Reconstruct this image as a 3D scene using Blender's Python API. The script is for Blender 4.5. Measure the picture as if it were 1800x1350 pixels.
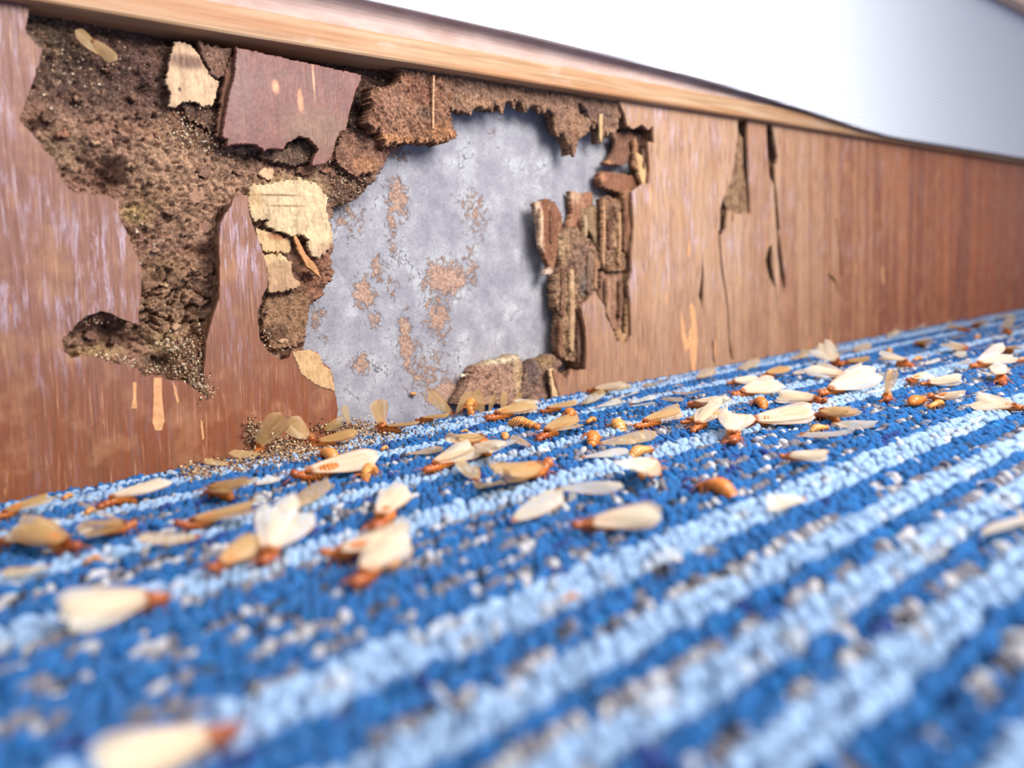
import bpy, math, random
import numpy as np
from mathutils import Matrix, Vector
from mathutils.geometry import delaunay_2d_cdt

for o in list(bpy.data.objects):
    bpy.data.objects.remove(o)
SC = bpy.context.scene
MM = 0.001                      # everything below is laid out in millimetres at real size

# ------------------------------------------------------------------ camera
F = 1500.0
CAM_H = 34.0
CAM_D = 179.634
ax = np.array([1625.0, 269.0, F])
bx_ = np.array([-900.0, 675.0 - (406.0 + 0.06 * 2525.0), F])
Zc = np.cross(ax, bx_); Zc /= np.linalg.norm(Zc)
if Zc[1] < 0: Zc = -Zc
Xc = ax / np.linalg.norm(ax)
Yc = -np.cross(Zc, Xc)
if Yc[2] < 0: Yc = -Yc

def ray(px, py):
    r = np.array([px - 900.0, 675.0 - py, F])
    return r @ Xc, r @ Yc, r @ Zc
def W(px, py, y=0.0):                      # point of the picture on a plane parallel to the wall -> (x, z)
    r = ray(px, py); t = (y + CAM_D) / r[1]
    return t * r[0], CAM_H + t * r[2]
def G(px, py, z=0.0):                      # point of the picture on a level plane -> (x, y)
    r = ray(px, py); t = (z - CAM_H) / r[2]
    return t * r[0], t * r[1] - CAM_D

cam = bpy.data.cameras.new('camera'); camo = bpy.data.objects.new('camera', cam)
SC.collection.objects.link(camo); SC.camera = camo
right = Vector((Xc[0], Yc[0], Zc[0])); up = Vector((Xc[1], Yc[1], Zc[1])); fwd = Vector((Xc[2], Yc[2], Zc[2]))
m = Matrix((right, up, -fwd)).transposed().to_4x4()
m.translation = Vector((0, -CAM_D * MM, CAM_H * MM))
camo.matrix_world = m
cam.sensor_fit = 'HORIZONTAL'; cam.sensor_width = 36.0; cam.lens = F / 1800.0 * 36.0
cam.clip_start = 0.002; cam.clip_end = 50
cam.dof.use_dof = True; cam.dof.focus_distance = 0.203; cam.dof.aperture_fstop = 13.0

# ------------------------------------------------------------------ world, light, exposure
wd = bpy.data.worlds.new('room_light'); SC.world = wd; wd.use_nodes = True
wn = wd.node_tree.nodes; wl = wd.node_tree.links
wbg = wn['Background']
wtc = wn.new('ShaderNodeTexCoord'); wsx = wn.new('ShaderNodeSeparateXYZ'); wrp = wn.new('ShaderNodeValToRGB')
wl.new(wtc.outputs['Generated'], wsx.inputs[0]); wl.new(wsx.outputs['Z'], wrp.inputs[0]); wl.new(wrp.outputs[0], wbg.inputs[0])
wrp.color_ramp.elements[0].position = 0.0; wrp.color_ramp.elements[0].color = (0.58, 0.55, 0.56, 1)
wrp.color_ramp.elements[1].position = 0.7; wrp.color_ramp.elements[1].color = (0.92, 0.94, 1.0, 1)
wbg.inputs[1].default_value = 0.5

def area(name, loc, tgt, size, power, color):
    l = bpy.data.lights.new(name, 'AREA'); l.shape = 'RECTANGLE'; l.size = size[0]; l.size_y = size[1]
    l.energy = power; l.color = color
    o = bpy.data.objects.new(name, l); SC.collection.objects.link(o)
    o.location = Vector(loc) * MM
    d = (Vector(tgt) - Vector(loc)).normalized()
    o.rotation_euler = d.to_track_quat('-Z', 'Y').to_euler()
    return o
area('window_daylight', (205, -262, 205), (120, -100, 0), (0.15, 0.15), 1.02, (1.0, 0.985, 0.965))
area('room_daylight', (60, -620, 620), (120, 0, 40), (0.6, 0.6), 1.0, (1.0, 0.98, 0.98))

SC.view_settings.view_transform = 'Standard'; SC.view_settings.look = 'None'
SC.view_settings.gamma = 1.0; SC.view_settings.use_curve_mapping = False
SC.view_settings.exposure = 0.85

# ------------------------------------------------------------------ helpers
def lin(c):
    c = np.asarray(c, float) / 255.0
    return np.where(c <= 0.04045, c / 12.92, ((c + 0.055) / 1.055) ** 2.4)
def L4(c):
    v = lin(c); return (float(v[0]), float(v[1]), float(v[2]), 1.0)

def hsh(i, j, s):
    n = (i.astype(np.int64) * 374761393 + j.astype(np.int64) * 668265263 + s * 974634777) & 0x7fffffff
    n = ((n ^ (n >> 13)) * 1274126177) & 0x7fffffff
    n = (n ^ (n >> 16)) & 0xffff
    return n / 65535.0
def vn(x, y, s=0):
    x = np.asarray(x, float); y = np.asarray(y, float)
    i = np.floor(x); j = np.floor(y); u = x - i; v = y - j
    u = u * u * (3 - 2 * u); v = v * v * (3 - 2 * v)
    a = hsh(i, j, s); b = hsh(i + 1, j, s); c = hsh(i, j + 1, s); d = hsh(i + 1, j + 1, s)
    return (a * (1 - u) + b * u) * (1 - v) + (c * (1 - u) + d * u) * v
def fbm(x, y, s=0, o=4):
    t = 0; a = 0.5; n = 0
    for k in range(o):
        t = t + a * vn(x * 2 ** k, y * 2 ** k, s + 17 * k); n += a; a *= 0.55
    return t / n
def voro(x, y, s=0):
    i = np.floor(x); j = np.floor(y); f1 = np.full(np.shape(x), 9.0); f2 = f1.copy(); cid = np.zeros(np.shape(x))
    for di in (-1, 0, 1):
        for dj in (-1, 0, 1):
            a = i + di; b = j + dj
            d = np.hypot(a + hsh(a, b, s) - x, b + hsh(a, b, s + 5) - y)
            h = hsh(a, b, s + 9)
            cl = d < f1
            f2 = np.where(cl, f1, np.minimum(f2, d)); cid = np.where(cl, h, cid); f1 = np.where(cl, d, f1)
    return f1, f2, cid
def inside(x, z, poly):
    x = np.asarray(x, float); z = np.asarray(z, float); r = np.zeros(x.shape, bool)
    n = len(poly); j = n - 1
    for i in range(n):
        xi, zi = poly[i]; xj, zj = poly[j]
        if zi != zj:
            c = ((zi > z) != (zj > z)) & (x < (xj - xi) * (z - zi) / (zj - zi) + xi)
            r ^= c
        j = i
    return r

def props(o, label=None, cat=None, group=None, kind=None):
    if label: o['label'] = label
    if cat: o['category'] = cat
    if group: o['group'] = group
    if kind: o['kind'] = kind
    return o
def mesh_from(name, V, faces, mat=None, cols=None, smooth=True):
    me = bpy.data.meshes.new(name)
    me.from_pydata([tuple(v) for v in (np.asarray(V, float) * MM).tolist()], [], [tuple(f) for f in faces])
    if cols is not None:
        at = me.color_attributes.new('Col', 'FLOAT_COLOR', 'POINT')
        c = np.ones((len(V), 4), np.float32); c[:, :3] = cols
        at.data.foreach_set('color', c.ravel())
    if mat: me.materials.append(mat)
    me.polygons.foreach_set('use_smooth', [smooth] * len(me.polygons))
    me.update()
    return me
def obj(name, me, parent=None, **k):
    o = bpy.data.objects.new(name, me); SC.collection.objects.link(o)
    if parent: o.parent = parent
    return props(o, **k)
def empty(name, loc, **k):
    o = bpy.data.objects.new(name, None); SC.collection.objects.link(o)
    o.empty_display_size = 0.003; o.location = Vector(loc) * MM
    return props(o, **k)

# ------------------------------------------------------------------ materials
def new_mat(name, rough=0.8, spec=0.3):
    m = bpy.data.materials.new(name); m.use_nodes = True
    nt = m.node_tree; b = nt.nodes['Principled BSDF']
    b.inputs['Roughness'].default_value = rough; b.inputs['Specular IOR Level'].default_value = spec
    return m, nt, b
class N:
    """small node-graph helper"""
    def __init__(s, nt): s.nt = nt; s.tc = None
    def node(s, t, **k):
        n = s.nt.nodes.new(t)
        for a, b in k.items(): setattr(n, a, b)
        return n
    def link(s, a, b): s.nt.links.new(a, b)
    def coord(s, scale=(1, 1, 1), rot=(0, 0, 0), loc=(0, 0, 0)):
        if s.tc is None: s.tc = s.node('ShaderNodeTexCoord')
        m = s.node('ShaderNodeMapping'); s.link(s.tc.outputs['Object'], m.inputs[0])
        m.inputs['Scale'].default_value = scale; m.inputs['Rotation'].default_value = rot; m.inputs['Location'].default_value = loc
        return m.outputs[0]
    def noise(s, vec, scale, detail=4, rough=0.55, dist=0.0):
        n = s.node('ShaderNodeTexNoise'); s.link(vec, n.inputs['Vector'])
        n.inputs['Scale'].default_value = scale; n.inputs['Detail'].default_value = detail
        n.inputs['Roughness'].default_value = rough; n.inputs['Distortion'].default_value = dist
        return n.outputs['Fac']
    def ramp(s, fac, stops, interp='LINEAR'):
        n = s.node('ShaderNodeValToRGB'); s.link(fac, n.inputs[0]); r = n.color_ramp; r.interpolation = interp
        while len(r.elements) < len(stops): r.elements.new(0.5)
        for e, (p, c) in zip(r.elements, stops):
            e.position = p; e.color = c if len(c) == 4 else tuple(c) + (1,)
        return n.outputs[0]
    def mix(s, fac, a, b, mode='MIX'):
        n = s.node('ShaderNodeMix', data_type='RGBA', blend_type=mode)
        for v, k in ((fac, 0), (a, 6), (b, 7)):
            if hasattr(v, 'links'): s.link(v, n.inputs[k])
            else: n.inputs[k].default_value = v
        return n.outputs[2]
    def math(s, op, a, b=None, c=None):
        n = s.node('ShaderNodeMath', operation=op)
        for k, v in enumerate((a, b, c)):
            if v is None: continue
            if hasattr(v, 'links'): s.link(v, n.inputs[k])
            else: n.inputs[k].default_value = v
        return n.outputs[0]
    def attr(s, name, out='Color', typ='GEOMETRY'):
        n = s.node('ShaderNodeAttribute'); n.attribute_type = typ; n.attribute_name = name
        return n.outputs[out]
    def sep(s, vec):
        n = s.node('ShaderNodeSeparateXYZ'); s.link(vec, n.inputs[0]); return n.outputs
    def bump(s, bsdf, h, dist, strength=1.0):
        n = s.node('ShaderNodeBump'); s.link(h, n.inputs['Height']); n.inputs['Distance'].default_value = dist
        n.inputs['Strength'].default_value = strength; s.link(n.outputs[0], bsdf.inputs['Normal'])

BW = ((0, 0, 0), (1, 1, 1))
def mat_veneer():
    m, nt, b = new_mat('worn_plywood_veneer', 0.42, 0.28); g = N(nt)
    co = g.coord((1000, 1000, 1000), rot=(0, math.radians(-3.0), 0))
    xyz = g.sep(g.coord((1, 1, 1)))
    fx = g.math('MULTIPLY', xyz[0], 1.0 / 0.66)
    base = g.ramp(fx, [(0.06, L4((138, 96, 84))), (0.14, L4((140, 98, 80))), (0.24, L4((138, 102, 82))), (0.36, L4((182, 144, 114))),
                       (0.46, L4((190, 150, 118))), (0.54, L4((182, 132, 96))), (0.64, L4((184, 114, 72))), (0.82, L4((198, 100, 46))), (0.95, L4((172, 84, 42)))])
    # lower left: browner, dirtier towards the foot
    zf = g.math('MULTIPLY', xyz[2], 1.0 / 0.045)
    nz = g.noise(co, 0.06, 3)
    zl = g.ramp(g.math('ADD', zf, g.math('MULTIPLY', nz, 0.5)), [(0.45, (1, 1, 1)), (1.0, (0, 0, 0))])
    lx = g.ramp(fx, [(0.15, (1, 1, 1)), (0.3, (0.25, 0.25, 0.25))])
    base = g.mix(g.math('MULTIPLY', g.math('MULTIPLY', zl, lx), 0.95), base, L4((130, 72, 42)))
    # broad veneer bands across the board
    st = g.node('ShaderNodeMapping'); g.link(co, st.inputs[0]); st.inputs['Scale'].default_value = (1, 1, 0.03)
    bands = g.noise(st.outputs[0], 0.05, 2, 0.4)
    bk = g.math('MULTIPLY', g.ramp(bands, [(0.42, (0, 0, 0)), (0.47, (1.0,) * 3), (0.52, (0.1,) * 3), (0.58, (0.1,) * 3), (0.62, (0.8,) * 3)]), g.ramp(fx, [(0.3, (0.12,) * 3), (0.62, (0.75,) * 3)]))
    base = g.mix(bk, base, L4((122, 52, 36)))
    # fine grain
    gr = g.node('ShaderNodeMapping'); g.link(co, gr.inputs[0]); gr.inputs['Scale'].default_value = (1, 1, 0.055)
    fine = g.noise(gr.outputs[0], 1.7, 5, 0.7, 0.3)
    base = g.mix(g.ramp(fine, [(0.36, (0.75,) * 3), (0.5, (0, 0, 0))]), base, L4((104, 66, 50)))
    base = g.mix(g.ramp(fine, [(0.56, (0, 0, 0)), (0.72, (0.6,) * 3)]), base, L4((216, 172, 138)))
    mid = g.noise(gr.outputs[0], 0.5, 3, 0.6)
    base = g.mix(g.ramp(mid, [(0.35, (0.35,) * 3), (0.55, (0, 0, 0))]), base, L4((132, 92, 76)))
    blot = g.noise(co, 0.12, 3, 0.6)
    base = g.mix(g.ramp(blot, [(0.5, (0, 0, 0)), (0.75, (0.4,) * 3)]), base, L4((196, 146, 104)))
    # lilac sky sheen of scuffed varnish painted into the colour, strongest around the hole
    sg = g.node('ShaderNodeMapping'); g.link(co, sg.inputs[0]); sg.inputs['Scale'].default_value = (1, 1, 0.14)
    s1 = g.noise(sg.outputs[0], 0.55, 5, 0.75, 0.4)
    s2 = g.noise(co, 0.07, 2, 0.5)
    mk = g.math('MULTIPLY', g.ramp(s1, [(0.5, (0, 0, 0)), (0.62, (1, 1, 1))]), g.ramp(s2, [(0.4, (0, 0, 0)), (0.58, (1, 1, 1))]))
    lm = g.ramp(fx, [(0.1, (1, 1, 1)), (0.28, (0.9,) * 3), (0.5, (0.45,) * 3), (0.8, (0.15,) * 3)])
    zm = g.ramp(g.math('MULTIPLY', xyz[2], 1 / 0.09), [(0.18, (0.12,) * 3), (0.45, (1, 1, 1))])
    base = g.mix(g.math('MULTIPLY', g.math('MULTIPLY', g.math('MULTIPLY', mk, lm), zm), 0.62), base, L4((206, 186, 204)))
    # paper-thin chips showing raw orange wood
    ch = g.node('ShaderNodeMapping'); g.link(co, ch.inputs[0]); ch.inputs['Scale'].default_value = (1, 1, 0.16); ch.inputs['Location'].default_value = (3.3, 0, 1.1)
    c1 = g.noise(ch.outputs[0], 0.34, 1.0, 0.3)
    base = g.mix(g.ramp(c1, [(0.735, (0, 0, 0)), (0.75, (0.85,) * 3)]), base, L4((226, 158, 108)))
    g.link(base, b.inputs['Base Color'])
    g.bump(b, g.math('ADD', g.math('MULTIPLY', fine, 0.6), g.math('ADD', mid, g.math('MULTIPLY', mk, 0.4))), 0.00022, 0.6)
    g.link(g.ramp(fine, [(0.3, (0.5,) * 3), (0.7, (0.34,) * 3)]), b.inputs['Roughness'])
    return m
def mat_attr(name, rough=0.9, spec=0.2, fine=2.4, bumpd=0.00035, dark=(50, 34, 28), light=(226, 196, 150), stretch=(1, 1, 1), amt=0.5):
    m, nt, b = new_mat(name, rough, spec); g = N(nt)
    co = g.coord(tuple(1000 * s for s in stretch))
    n1 = g.noise(co, fine, 4, 0.7); n2 = g.noise(co, fine * 0.3, 4, 0.65)
    col = g.attr('Col')
    col = g.mix(g.ramp(n1, [(0.3, (amt,) * 3), (0.48, (0, 0, 0))]), col, L4(dark))
    col = g.mix(g.ramp(n1, [(0.55, (0, 0, 0)), (0.75, (amt,) * 3)]), col, L4(light))
    col = g.mix(g.ramp(n2, [(0.36, (amt * 0.6,) * 3), (0.5, (0, 0, 0))]), col, L4(dark))
    g.link(col, b.inputs['Base Color'])
    g.bump(b, g.math('ADD', n1, g.math('MULTIPLY', n2, 1.5)), bumpd, 0.9)
    return m
def mat_core():
    m, nt, b = new_mat('raw_plywood_core', 0.85, 0.2); g = N(nt)
    co = g.coord((1000, 1000, 1000)); gr = g.coord((1000, 1000, 120))
    n1 = g.noise(gr, 1.2, 4, 0.7); n2 = g.noise(co, 0.5, 4)
    lay = g.math('FRACT', g.math('MULTIPLY', g.sep(g.coord((1, 1, 1)))[1], 1 / 0.0022))
    base = g.ramp(n1, [(0.3, L4((92, 66, 50))), (0.5, L4((150, 116, 86))), (0.72, L4((186, 156, 116)))])
    base = g.mix(g.ramp(n2, [(0.4, (0.7,) * 3), (0.6, (0, 0, 0))]), base, L4((84, 56, 46)))
    base = g.mix(g.ramp(lay, [(0.5, (0, 0, 0)), (0.56, (0.5,) * 3)]), base, L4((110, 70, 52)))
    g.link(base, b.inputs['Base Color']); g.bump(b, n1, 0.0003, 0.8)
    return m
def mat_cement():
    m, nt, b = new_mat('grey_cement_render', 0.72, 0.35); g = N(nt)
    co = g.coord((1000, 1000, 1000))
    n1 = g.noise(co, 1.6, 5, 0.7); n2 = g.noise(co, 0.16, 4, 0.6); n3 = g.noise(co, 0.55, 6, 0.75, 0.4)
    base = g.ramp(n2, [(0.3, L4((134, 130, 138))), (0.5, L4((154, 151, 156))), (0.7, L4((180, 178, 180)))])
    base = g.mix(g.ramp(n1, [(0.34, (0.6,) * 3), (0.47, (0, 0, 0))]), base, L4((112, 106, 118)))
    base = g.mix(g.ramp(n1, [(0.6, (0, 0, 0)), (0.74, (0.5,) * 3)]), base, L4((212, 212, 220)))
    # hairline cracks
    vo = g.node('ShaderNodeTexVoronoi'); vo.feature = 'DISTANCE_TO_EDGE'; vo.inputs['Scale'].default_value = 0.11
    wr = g.node('ShaderNodeMix', data_type='VECTOR'); nzv = g.node('ShaderNodeTexNoise'); g.link(co, nzv.inputs['Vector']); nzv.inputs['Scale'].default_value = 0.4; nzv.inputs['Detail'].default_value = 5
    va = g.node('ShaderNodeVectorMath', operation='MULTIPLY_ADD'); g.link(nzv.outputs['Color'], va.inputs[0]); va.inputs[1].default_value = (5, 5, 5); g.link(co, va.inputs[2])
    g.link(va.outputs[0], vo.inputs['Vector'])
    cm = g.math('MULTIPLY', g.ramp(vo.outputs['Distance'], [(0.0, (1, 1, 1)), (0.016, (0, 0, 0))]), g.ramp(n2, [(0.54, (0, 0, 0)), (0.62, (1, 1, 1))]))
    base = g.mix(g.math('MULTIPLY', cm, 0.75), base, L4((60, 50, 60)))
    # dried mud left by the insects
    st = g.attr('Col')
    mk = g.math('ADD', g.math('MULTIPLY', g.sep(st)[0], 0.74), g.math('MULTIPLY', n3, 1.0))
    mk = g.ramp(mk, [(0.675, (0, 0, 0)), (0.76, (1, 1, 1))])
    mud = g.ramp(n1, [(0.35, L4((112, 80, 64))), (0.5, L4((166, 126, 102))), (0.68, L4((204, 172, 146)))])
    base = g.mix(g.math('MULTIPLY', mk, 0.88), base, mud)
    g.link(base, b.inputs['Base Color'])
    h = g.math('ADD', g.math('MULTIPLY', n1, 0.35), g.math('ADD', g.math('MULTIPLY', mk, 0.6), g.math('MULTIPLY', cm, -0.7)))
    g.bump(b, g.math('ADD', h, g.math('MULTIPLY', n3, 0.8)), 0.00035, 0.8)
    return m
def mat_trim():
    m, nt, b = new_mat('varnished_oak_moulding', 0.5, 0.2); g = N(nt)
    gr = g.coord((40, 1000, 1000)); co = g.coord((1000, 1000, 1000))
    n1 = g.noise(gr, 0.9, 4, 0.6); n2 = g.noise(gr, 0.25, 3, 0.6)
    base = g.ramp(n1, [(0.3, L4((152, 114, 82))), (0.5, L4((176, 140, 106))), (0.7, L4((190, 160, 130)))])
    base = g.mix(g.ramp(n2, [(0.4, (0.5,) * 3), (0.6, (0, 0, 0))]), base, L4((172, 112, 70)))
    n3 = g.noise(g.coord((120, 1000, 300)), 0.25, 4, 0.7)
    base = g.mix(g.ramp(n3, [(0.6, (0, 0, 0)), (0.74, (0.4,) * 3)]), base, L4((206, 186, 184)))
    g.link(base, b.inputs['Base Color']); g.bump(b, n1, 0.0001, 0.5)
    return m
def mat_cove():
    m, nt, b = new_mat('pinkish_painted_moulding', 0.6, 0.2); g = N(nt)
    co = g.coord((300, 1000, 1000)); n = g.noise(co, 0.3, 4)
    base = g.ramp(n, [(0.35, L4((172, 142, 130))), (0.65, L4((190, 164, 154)))])
    sp = g.noise(g.coord((1000, 1000, 1000)), 0.45, 2)
    base = g.mix(g.ramp(sp, [(0.72, (0, 0, 0)), (0.75, (0.6,) * 3)]), base, L4((150, 104, 80)))
    g.link(base, b.inputs['Base Color']); return m
def mat_plain(name, col, rough=0.6, spec=0.3, var=0.06, scale=0.5, bump=0.0):
    m, nt, b = new_mat(name, rough, spec); g = N(nt)
    n = g.noise(g.coord((1000, 1000, 1000)), scale, 4)
    c = np.array(col, float)
    g.link(g.ramp(n, [(0.3, L4(np.clip(c * (1 - var), 0, 255))), (0.7, L4(np.clip(c * (1 + var), 0, 255)))]), b.inputs['Base Color'])
    if bump: g.bump(b, n, bump)
    return m
def mat_yarn():
    m, nt, b = new_mat('loop_pile_yarn', 0.95, 0.1); g = N(nt)
    ply = g.attr('ply', 'Fac')
    c = g.mix(ply, g.attr('colA', typ='INSTANCER'), g.attr('colB', typ='INSTANCER'))
    n = g.noise(g.coord((1000, 1000, 1000)), 4.0, 4, 0.8)
    c = g.mix(g.ramp(n, [(0.34, (0.42,) * 3), (0.5, (0, 0, 0))]), c, (0.012, 0.05, 0.16, 1))
    g.link(c, b.inputs['Base Color']); g.bump(b, n, 0.0003, 1.0)
    b.inputs['Sheen Weight'].default_value = 0.15; b.inputs['Sheen Roughness'].default_value = 0.5
    return m
def mat_body():
    m, nt, b = new_mat('termite_cuticle', 0.32, 0.5); g = N(nt)
    n = g.noise(g.coord((1000, 1000, 1000)), 1.5, 3)
    c = g.mix(g.ramp(n, [(0.35, (0.3,) * 3), (0.6, (0, 0, 0))]), g.attr('Col'), L4((110, 46, 14)))
    rnd = g.node('ShaderNodeObjectInfo')
    c = g.mix(g.math('MULTIPLY', rnd.outputs['Random'], 0.4), c, L4((206, 124, 52)))
    g.link(c, b.inputs['Base Color']); b.inputs['Subsurface Weight'].default_value = 0.15
    b.inputs['Subsurface Radius'].default_value = (0.0006, 0.0003, 0.0001)
    return m
def mat_wing(tint=None, name='termite_wing_membrane'):
    m = bpy.data.materials.new(name); m.use_nodes = True; nt = m.node_tree; g = N(nt)
    b = nt.nodes['Principled BSDF']; out = nt.nodes['Material Output']
    b.inputs['Roughness'].default_value = 0.42; b.inputs['Specular IOR Level'].default_value = 0.4
    rnd = g.node('ShaderNodeObjectInfo')
    c = g.attr('Col')
    if tint: c = g.mix(1.0, c, L4(tint), 'MULTIPLY')
    c = g.mix(g.math('MULTIPLY', rnd.outputs['Random'], 0.5), c, L4((232, 206, 160)), 'MULTIPLY')
    g.link(c, b.inputs['Base Color'])
    tr = g.node('ShaderNodeBsdfTranslucent'); g.link(c, tr.inputs[0])
    tp = g.node('ShaderNodeBsdfTransparent'); tp.inputs[0].default_value = (1.0, 0.97, 0.9, 1)
    m1 = g.node('ShaderNodeMixShader'); m1.inputs[0].default_value = 0.35; g.link(b.outputs[0], m1.inputs[1]); g.link(tr.outputs[0], m1.inputs[2])
    m2 = g.node('ShaderNodeMixShader'); g.link(m1.outputs[0], m2.inputs[1]); g.link(tp.outputs[0], m2.inputs[2])
    g.link(g.attr('thin', 'Fac'), m2.inputs[0])
    g.link(m2.outputs[0], out.inputs[0])
    return m

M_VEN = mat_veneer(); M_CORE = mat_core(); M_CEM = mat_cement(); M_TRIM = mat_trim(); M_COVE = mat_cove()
M_ROT = mat_attr('rotten_wood', amt=0.9, dark=(52, 32, 28), light=(222, 184, 152), fine=1.7, bumpd=0.0006)
M_FLAKE = mat_attr('split_wood', rough=0.8, fine=1.6, stretch=(1, 1, 0.18), bumpd=0.00025, amt=0.42, dark=(84, 54, 42))
M_RED = mat_attr('red_stained_veneer', rough=0.45, spec=0.4, fine=1.3, stretch=(1, 1, 0.1), bumpd=0.00012, amt=0.22, dark=(84, 40, 36), light=(206, 140, 110))
M_FRASS = mat_attr('frass_grain', fine=3.0, amt=0.3, bumpd=0.0001)
M_WHITE = mat_plain('white_ribbed_vinyl', (232, 234, 240), 0.5, 0.4, 0.01)
M_YARN = mat_yarn(); M_BODY = mat_body(); M_WING = mat_wing()
M_WING2 = mat_wing((226, 200, 156), 'amber_wing_membrane'); M_LEG = mat_plain('termite_leg', (168, 92, 40), 0.5)
M_BACK = mat_plain('carpet_backing', (34, 70, 140), 1.0, 0.05, 0.3, 0.8)

# ------------------------------------------------------------------ mesh builders
def extrude_tris(P, T, y0, y1, jag=None):
    """P: (n,2) x,z points; closed plate between y0 (front) and y1 (back)"""
    n = len(P); V = np.zeros((2 * n, 3)); V[:n, 0] = P[:, 0]; V[:n, 2] = P[:, 1]; V[:n, 1] = y0
    V[n:, 0] = P[:, 0]; V[n:, 2] = P[:, 1]; V[n:, 1] = y1
    cnt = {}; Fc = []
    for a, b, c in T:
        ar = (P[b][0] - P[a][0]) * (P[c][1] - P[a][1]) - (P[c][0] - P[a][0]) * (P[b][1] - P[a][1])
        if ar < 0: a, b, c = a, c, b
        Fc.append((a, b, c)); Fc.append((a + n, c + n, b + n))
        for e in ((a, b), (b, c), (c, a)): cnt[e] = 1
    for (a, b) in list(cnt):
        if (b, a) not in cnt: Fc.append((b, a, a + n, b + n))
    return V, Fc
def plate(outer, holes, y0, y1):
    pts = []; edges = []
    for lp in [outer] + holes:
        k = len(pts); pts += [Vector(p) for p in lp]; edges += [(k + i, k + (i + 1) % len(lp)) for i in range(len(lp))]
    r = delaunay_2d_cdt(pts, edges, [], 0, 1e-4)
    P = np.array([tuple(v) for v in r[0]]); T = np.array([t for t in r[2] if len(t) == 3])
    c = P[T].mean(axis=1)
    ok = inside(c[:, 0], c[:, 1], outer)
    for h in holes: ok &= ~inside(c[:, 0], c[:, 1], h)
    return extrude_tris(P, T[ok].tolist(), y0, y1)
def ragged(poly, step=0.7, ax_=0.25, az=0.6, seed=1, fq=0.9):
    out = []
    n = len(poly)
    for i in range(n):
        a = np.array(poly[i]); b = np.array(poly[(i + 1) % n]); L = np.linalg.norm(b - a); k = max(1, int(L / step))
        for j in range(k):
            p = a + (b - a) * j / k
            out.append((p[0] + ax_ * 2 * (fbm(p[0] * fq, p[1] * fq, seed, 3) - 0.5), p[1] + az * 2 * (fbm(p[0] * fq * 1.6, p[1] * fq * 0.5, seed + 3, 3) - 0.5)))
    return out
def grow(poly, d):
    n = len(poly); A = sum(poly[i][0] * poly[(i + 1) % n][1] - poly[(i + 1) % n][0] * poly[i][1] for i in range(n)); s = 1 if A > 0 else -1
    out = []
    for i in range(n):
        a = np.array(poly[i - 1]); c = np.array(poly[(i + 1) % n]); t = c - a; t = t / (np.linalg.norm(t) + 1e-9)
        out.append((poly[i][0] + s * t[1] * d, poly[i][1] - s * t[0] * d))
    return out
def pxw(pts, y=0.0): return [tuple(float(q) for q in W(a, b, y)) for a, b in pts]

def relief(name, poly, res, yf, back, cf, mat, warp=0.35, seed=3, smooth=True):
    P = np.array(poly); x0, z0 = P.min(0) - 0.6; x1, z1 = P.max(0) + 0.6
    nx = int((x1 - x0) / res) + 2; nz = int((z1 - z0) / res) + 2
    X, Zz = np.meshgrid(x0 + res * np.arange(nx), z0 + res * np.arange(nz), indexing='ij')
    jx = (hsh(np.round(X / res), np.round(Zz / res), 71) - 0.5) * res * 0.5; jz = (hsh(np.round(X / res), np.round(Zz / res), 73) - 0.5) * res * 0.5
    wx = X + warp * 2 * (fbm(X * 0.9, Zz * 0.9, seed, 4) - 0.5) + warp * 1.6 * (vn(X * 3.1, Zz * 2.2, seed + 4) - 0.5); wz = Zz + warp * 2.6 * (fbm(X * 1.3, Zz * 0.6, seed + 1, 4) - 0.5) + warp * 3.0 * (vn(X * 2.6, Zz * 1.2, seed + 7) - 0.5)
    ins = inside(wx, wz, poly)
    X = X + jx; Zz = Zz + jz
    Y = yf(X, Zz)
    cell = ins[:-1, :-1] & ins[1:, :-1] & ins[:-1, 1:] & ins[1:, 1:]
    use = np.zeros_like(ins); use[:-1, :-1] |= cell; use[1:, :-1] |= cell; use[:-1, 1:] |= cell; use[1:, 1:] |= cell
    idx = -np.ones(ins.shape, int); n = int(use.sum()); idx[use] = np.arange(n)
    if n == 0: raise ValueError(name)
    V = np.stack([X[use], Y[use], Zz[use]], 1)
    I, J = np.nonzero(cell)
    q = np.stack([idx[I, J], idx[I + 1, J], idx[I + 1, J + 1], idx[I, J + 1]], 1)
    faces = q.tolist()
    def side(mask, da, db):
        I, J = np.nonzero(mask); return np.stack([idx[I + da[0], J + da[1]], idx[I + db[0], J + db[1]]], 1)
    cp = np.pad(cell, 1)
    E = [side(cell & ~cp[1:-1, :-2], (0, 0), (1, 0)), side(cell & ~cp[2:, 1:-1], (1, 0), (1, 1)),
         side(cell & ~cp[1:-1, 2:], (1, 1), (0, 1)), side(cell & ~cp[:-2, 1:-1], (0, 1), (0, 0))]
    E = np.concatenate(E)
    bv = np.unique(E); mp = {int(v): n + k for k, v in enumerate(bv)}
    B = V[bv].copy(); B[:, 1] = (B[:, 1] + back[0]) if isinstance(back, tuple) else np.maximum(back, B[:, 1] + 0.1)
    V2 = np.concatenate([V, B])
    faces += [(int(b), int(a), mp[int(a)], mp[int(b)]) for a, b in E]
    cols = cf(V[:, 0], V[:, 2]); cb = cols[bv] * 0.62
    return mesh_from(name, V2, faces, mat, np.concatenate([cols, cb]), smooth)

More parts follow.
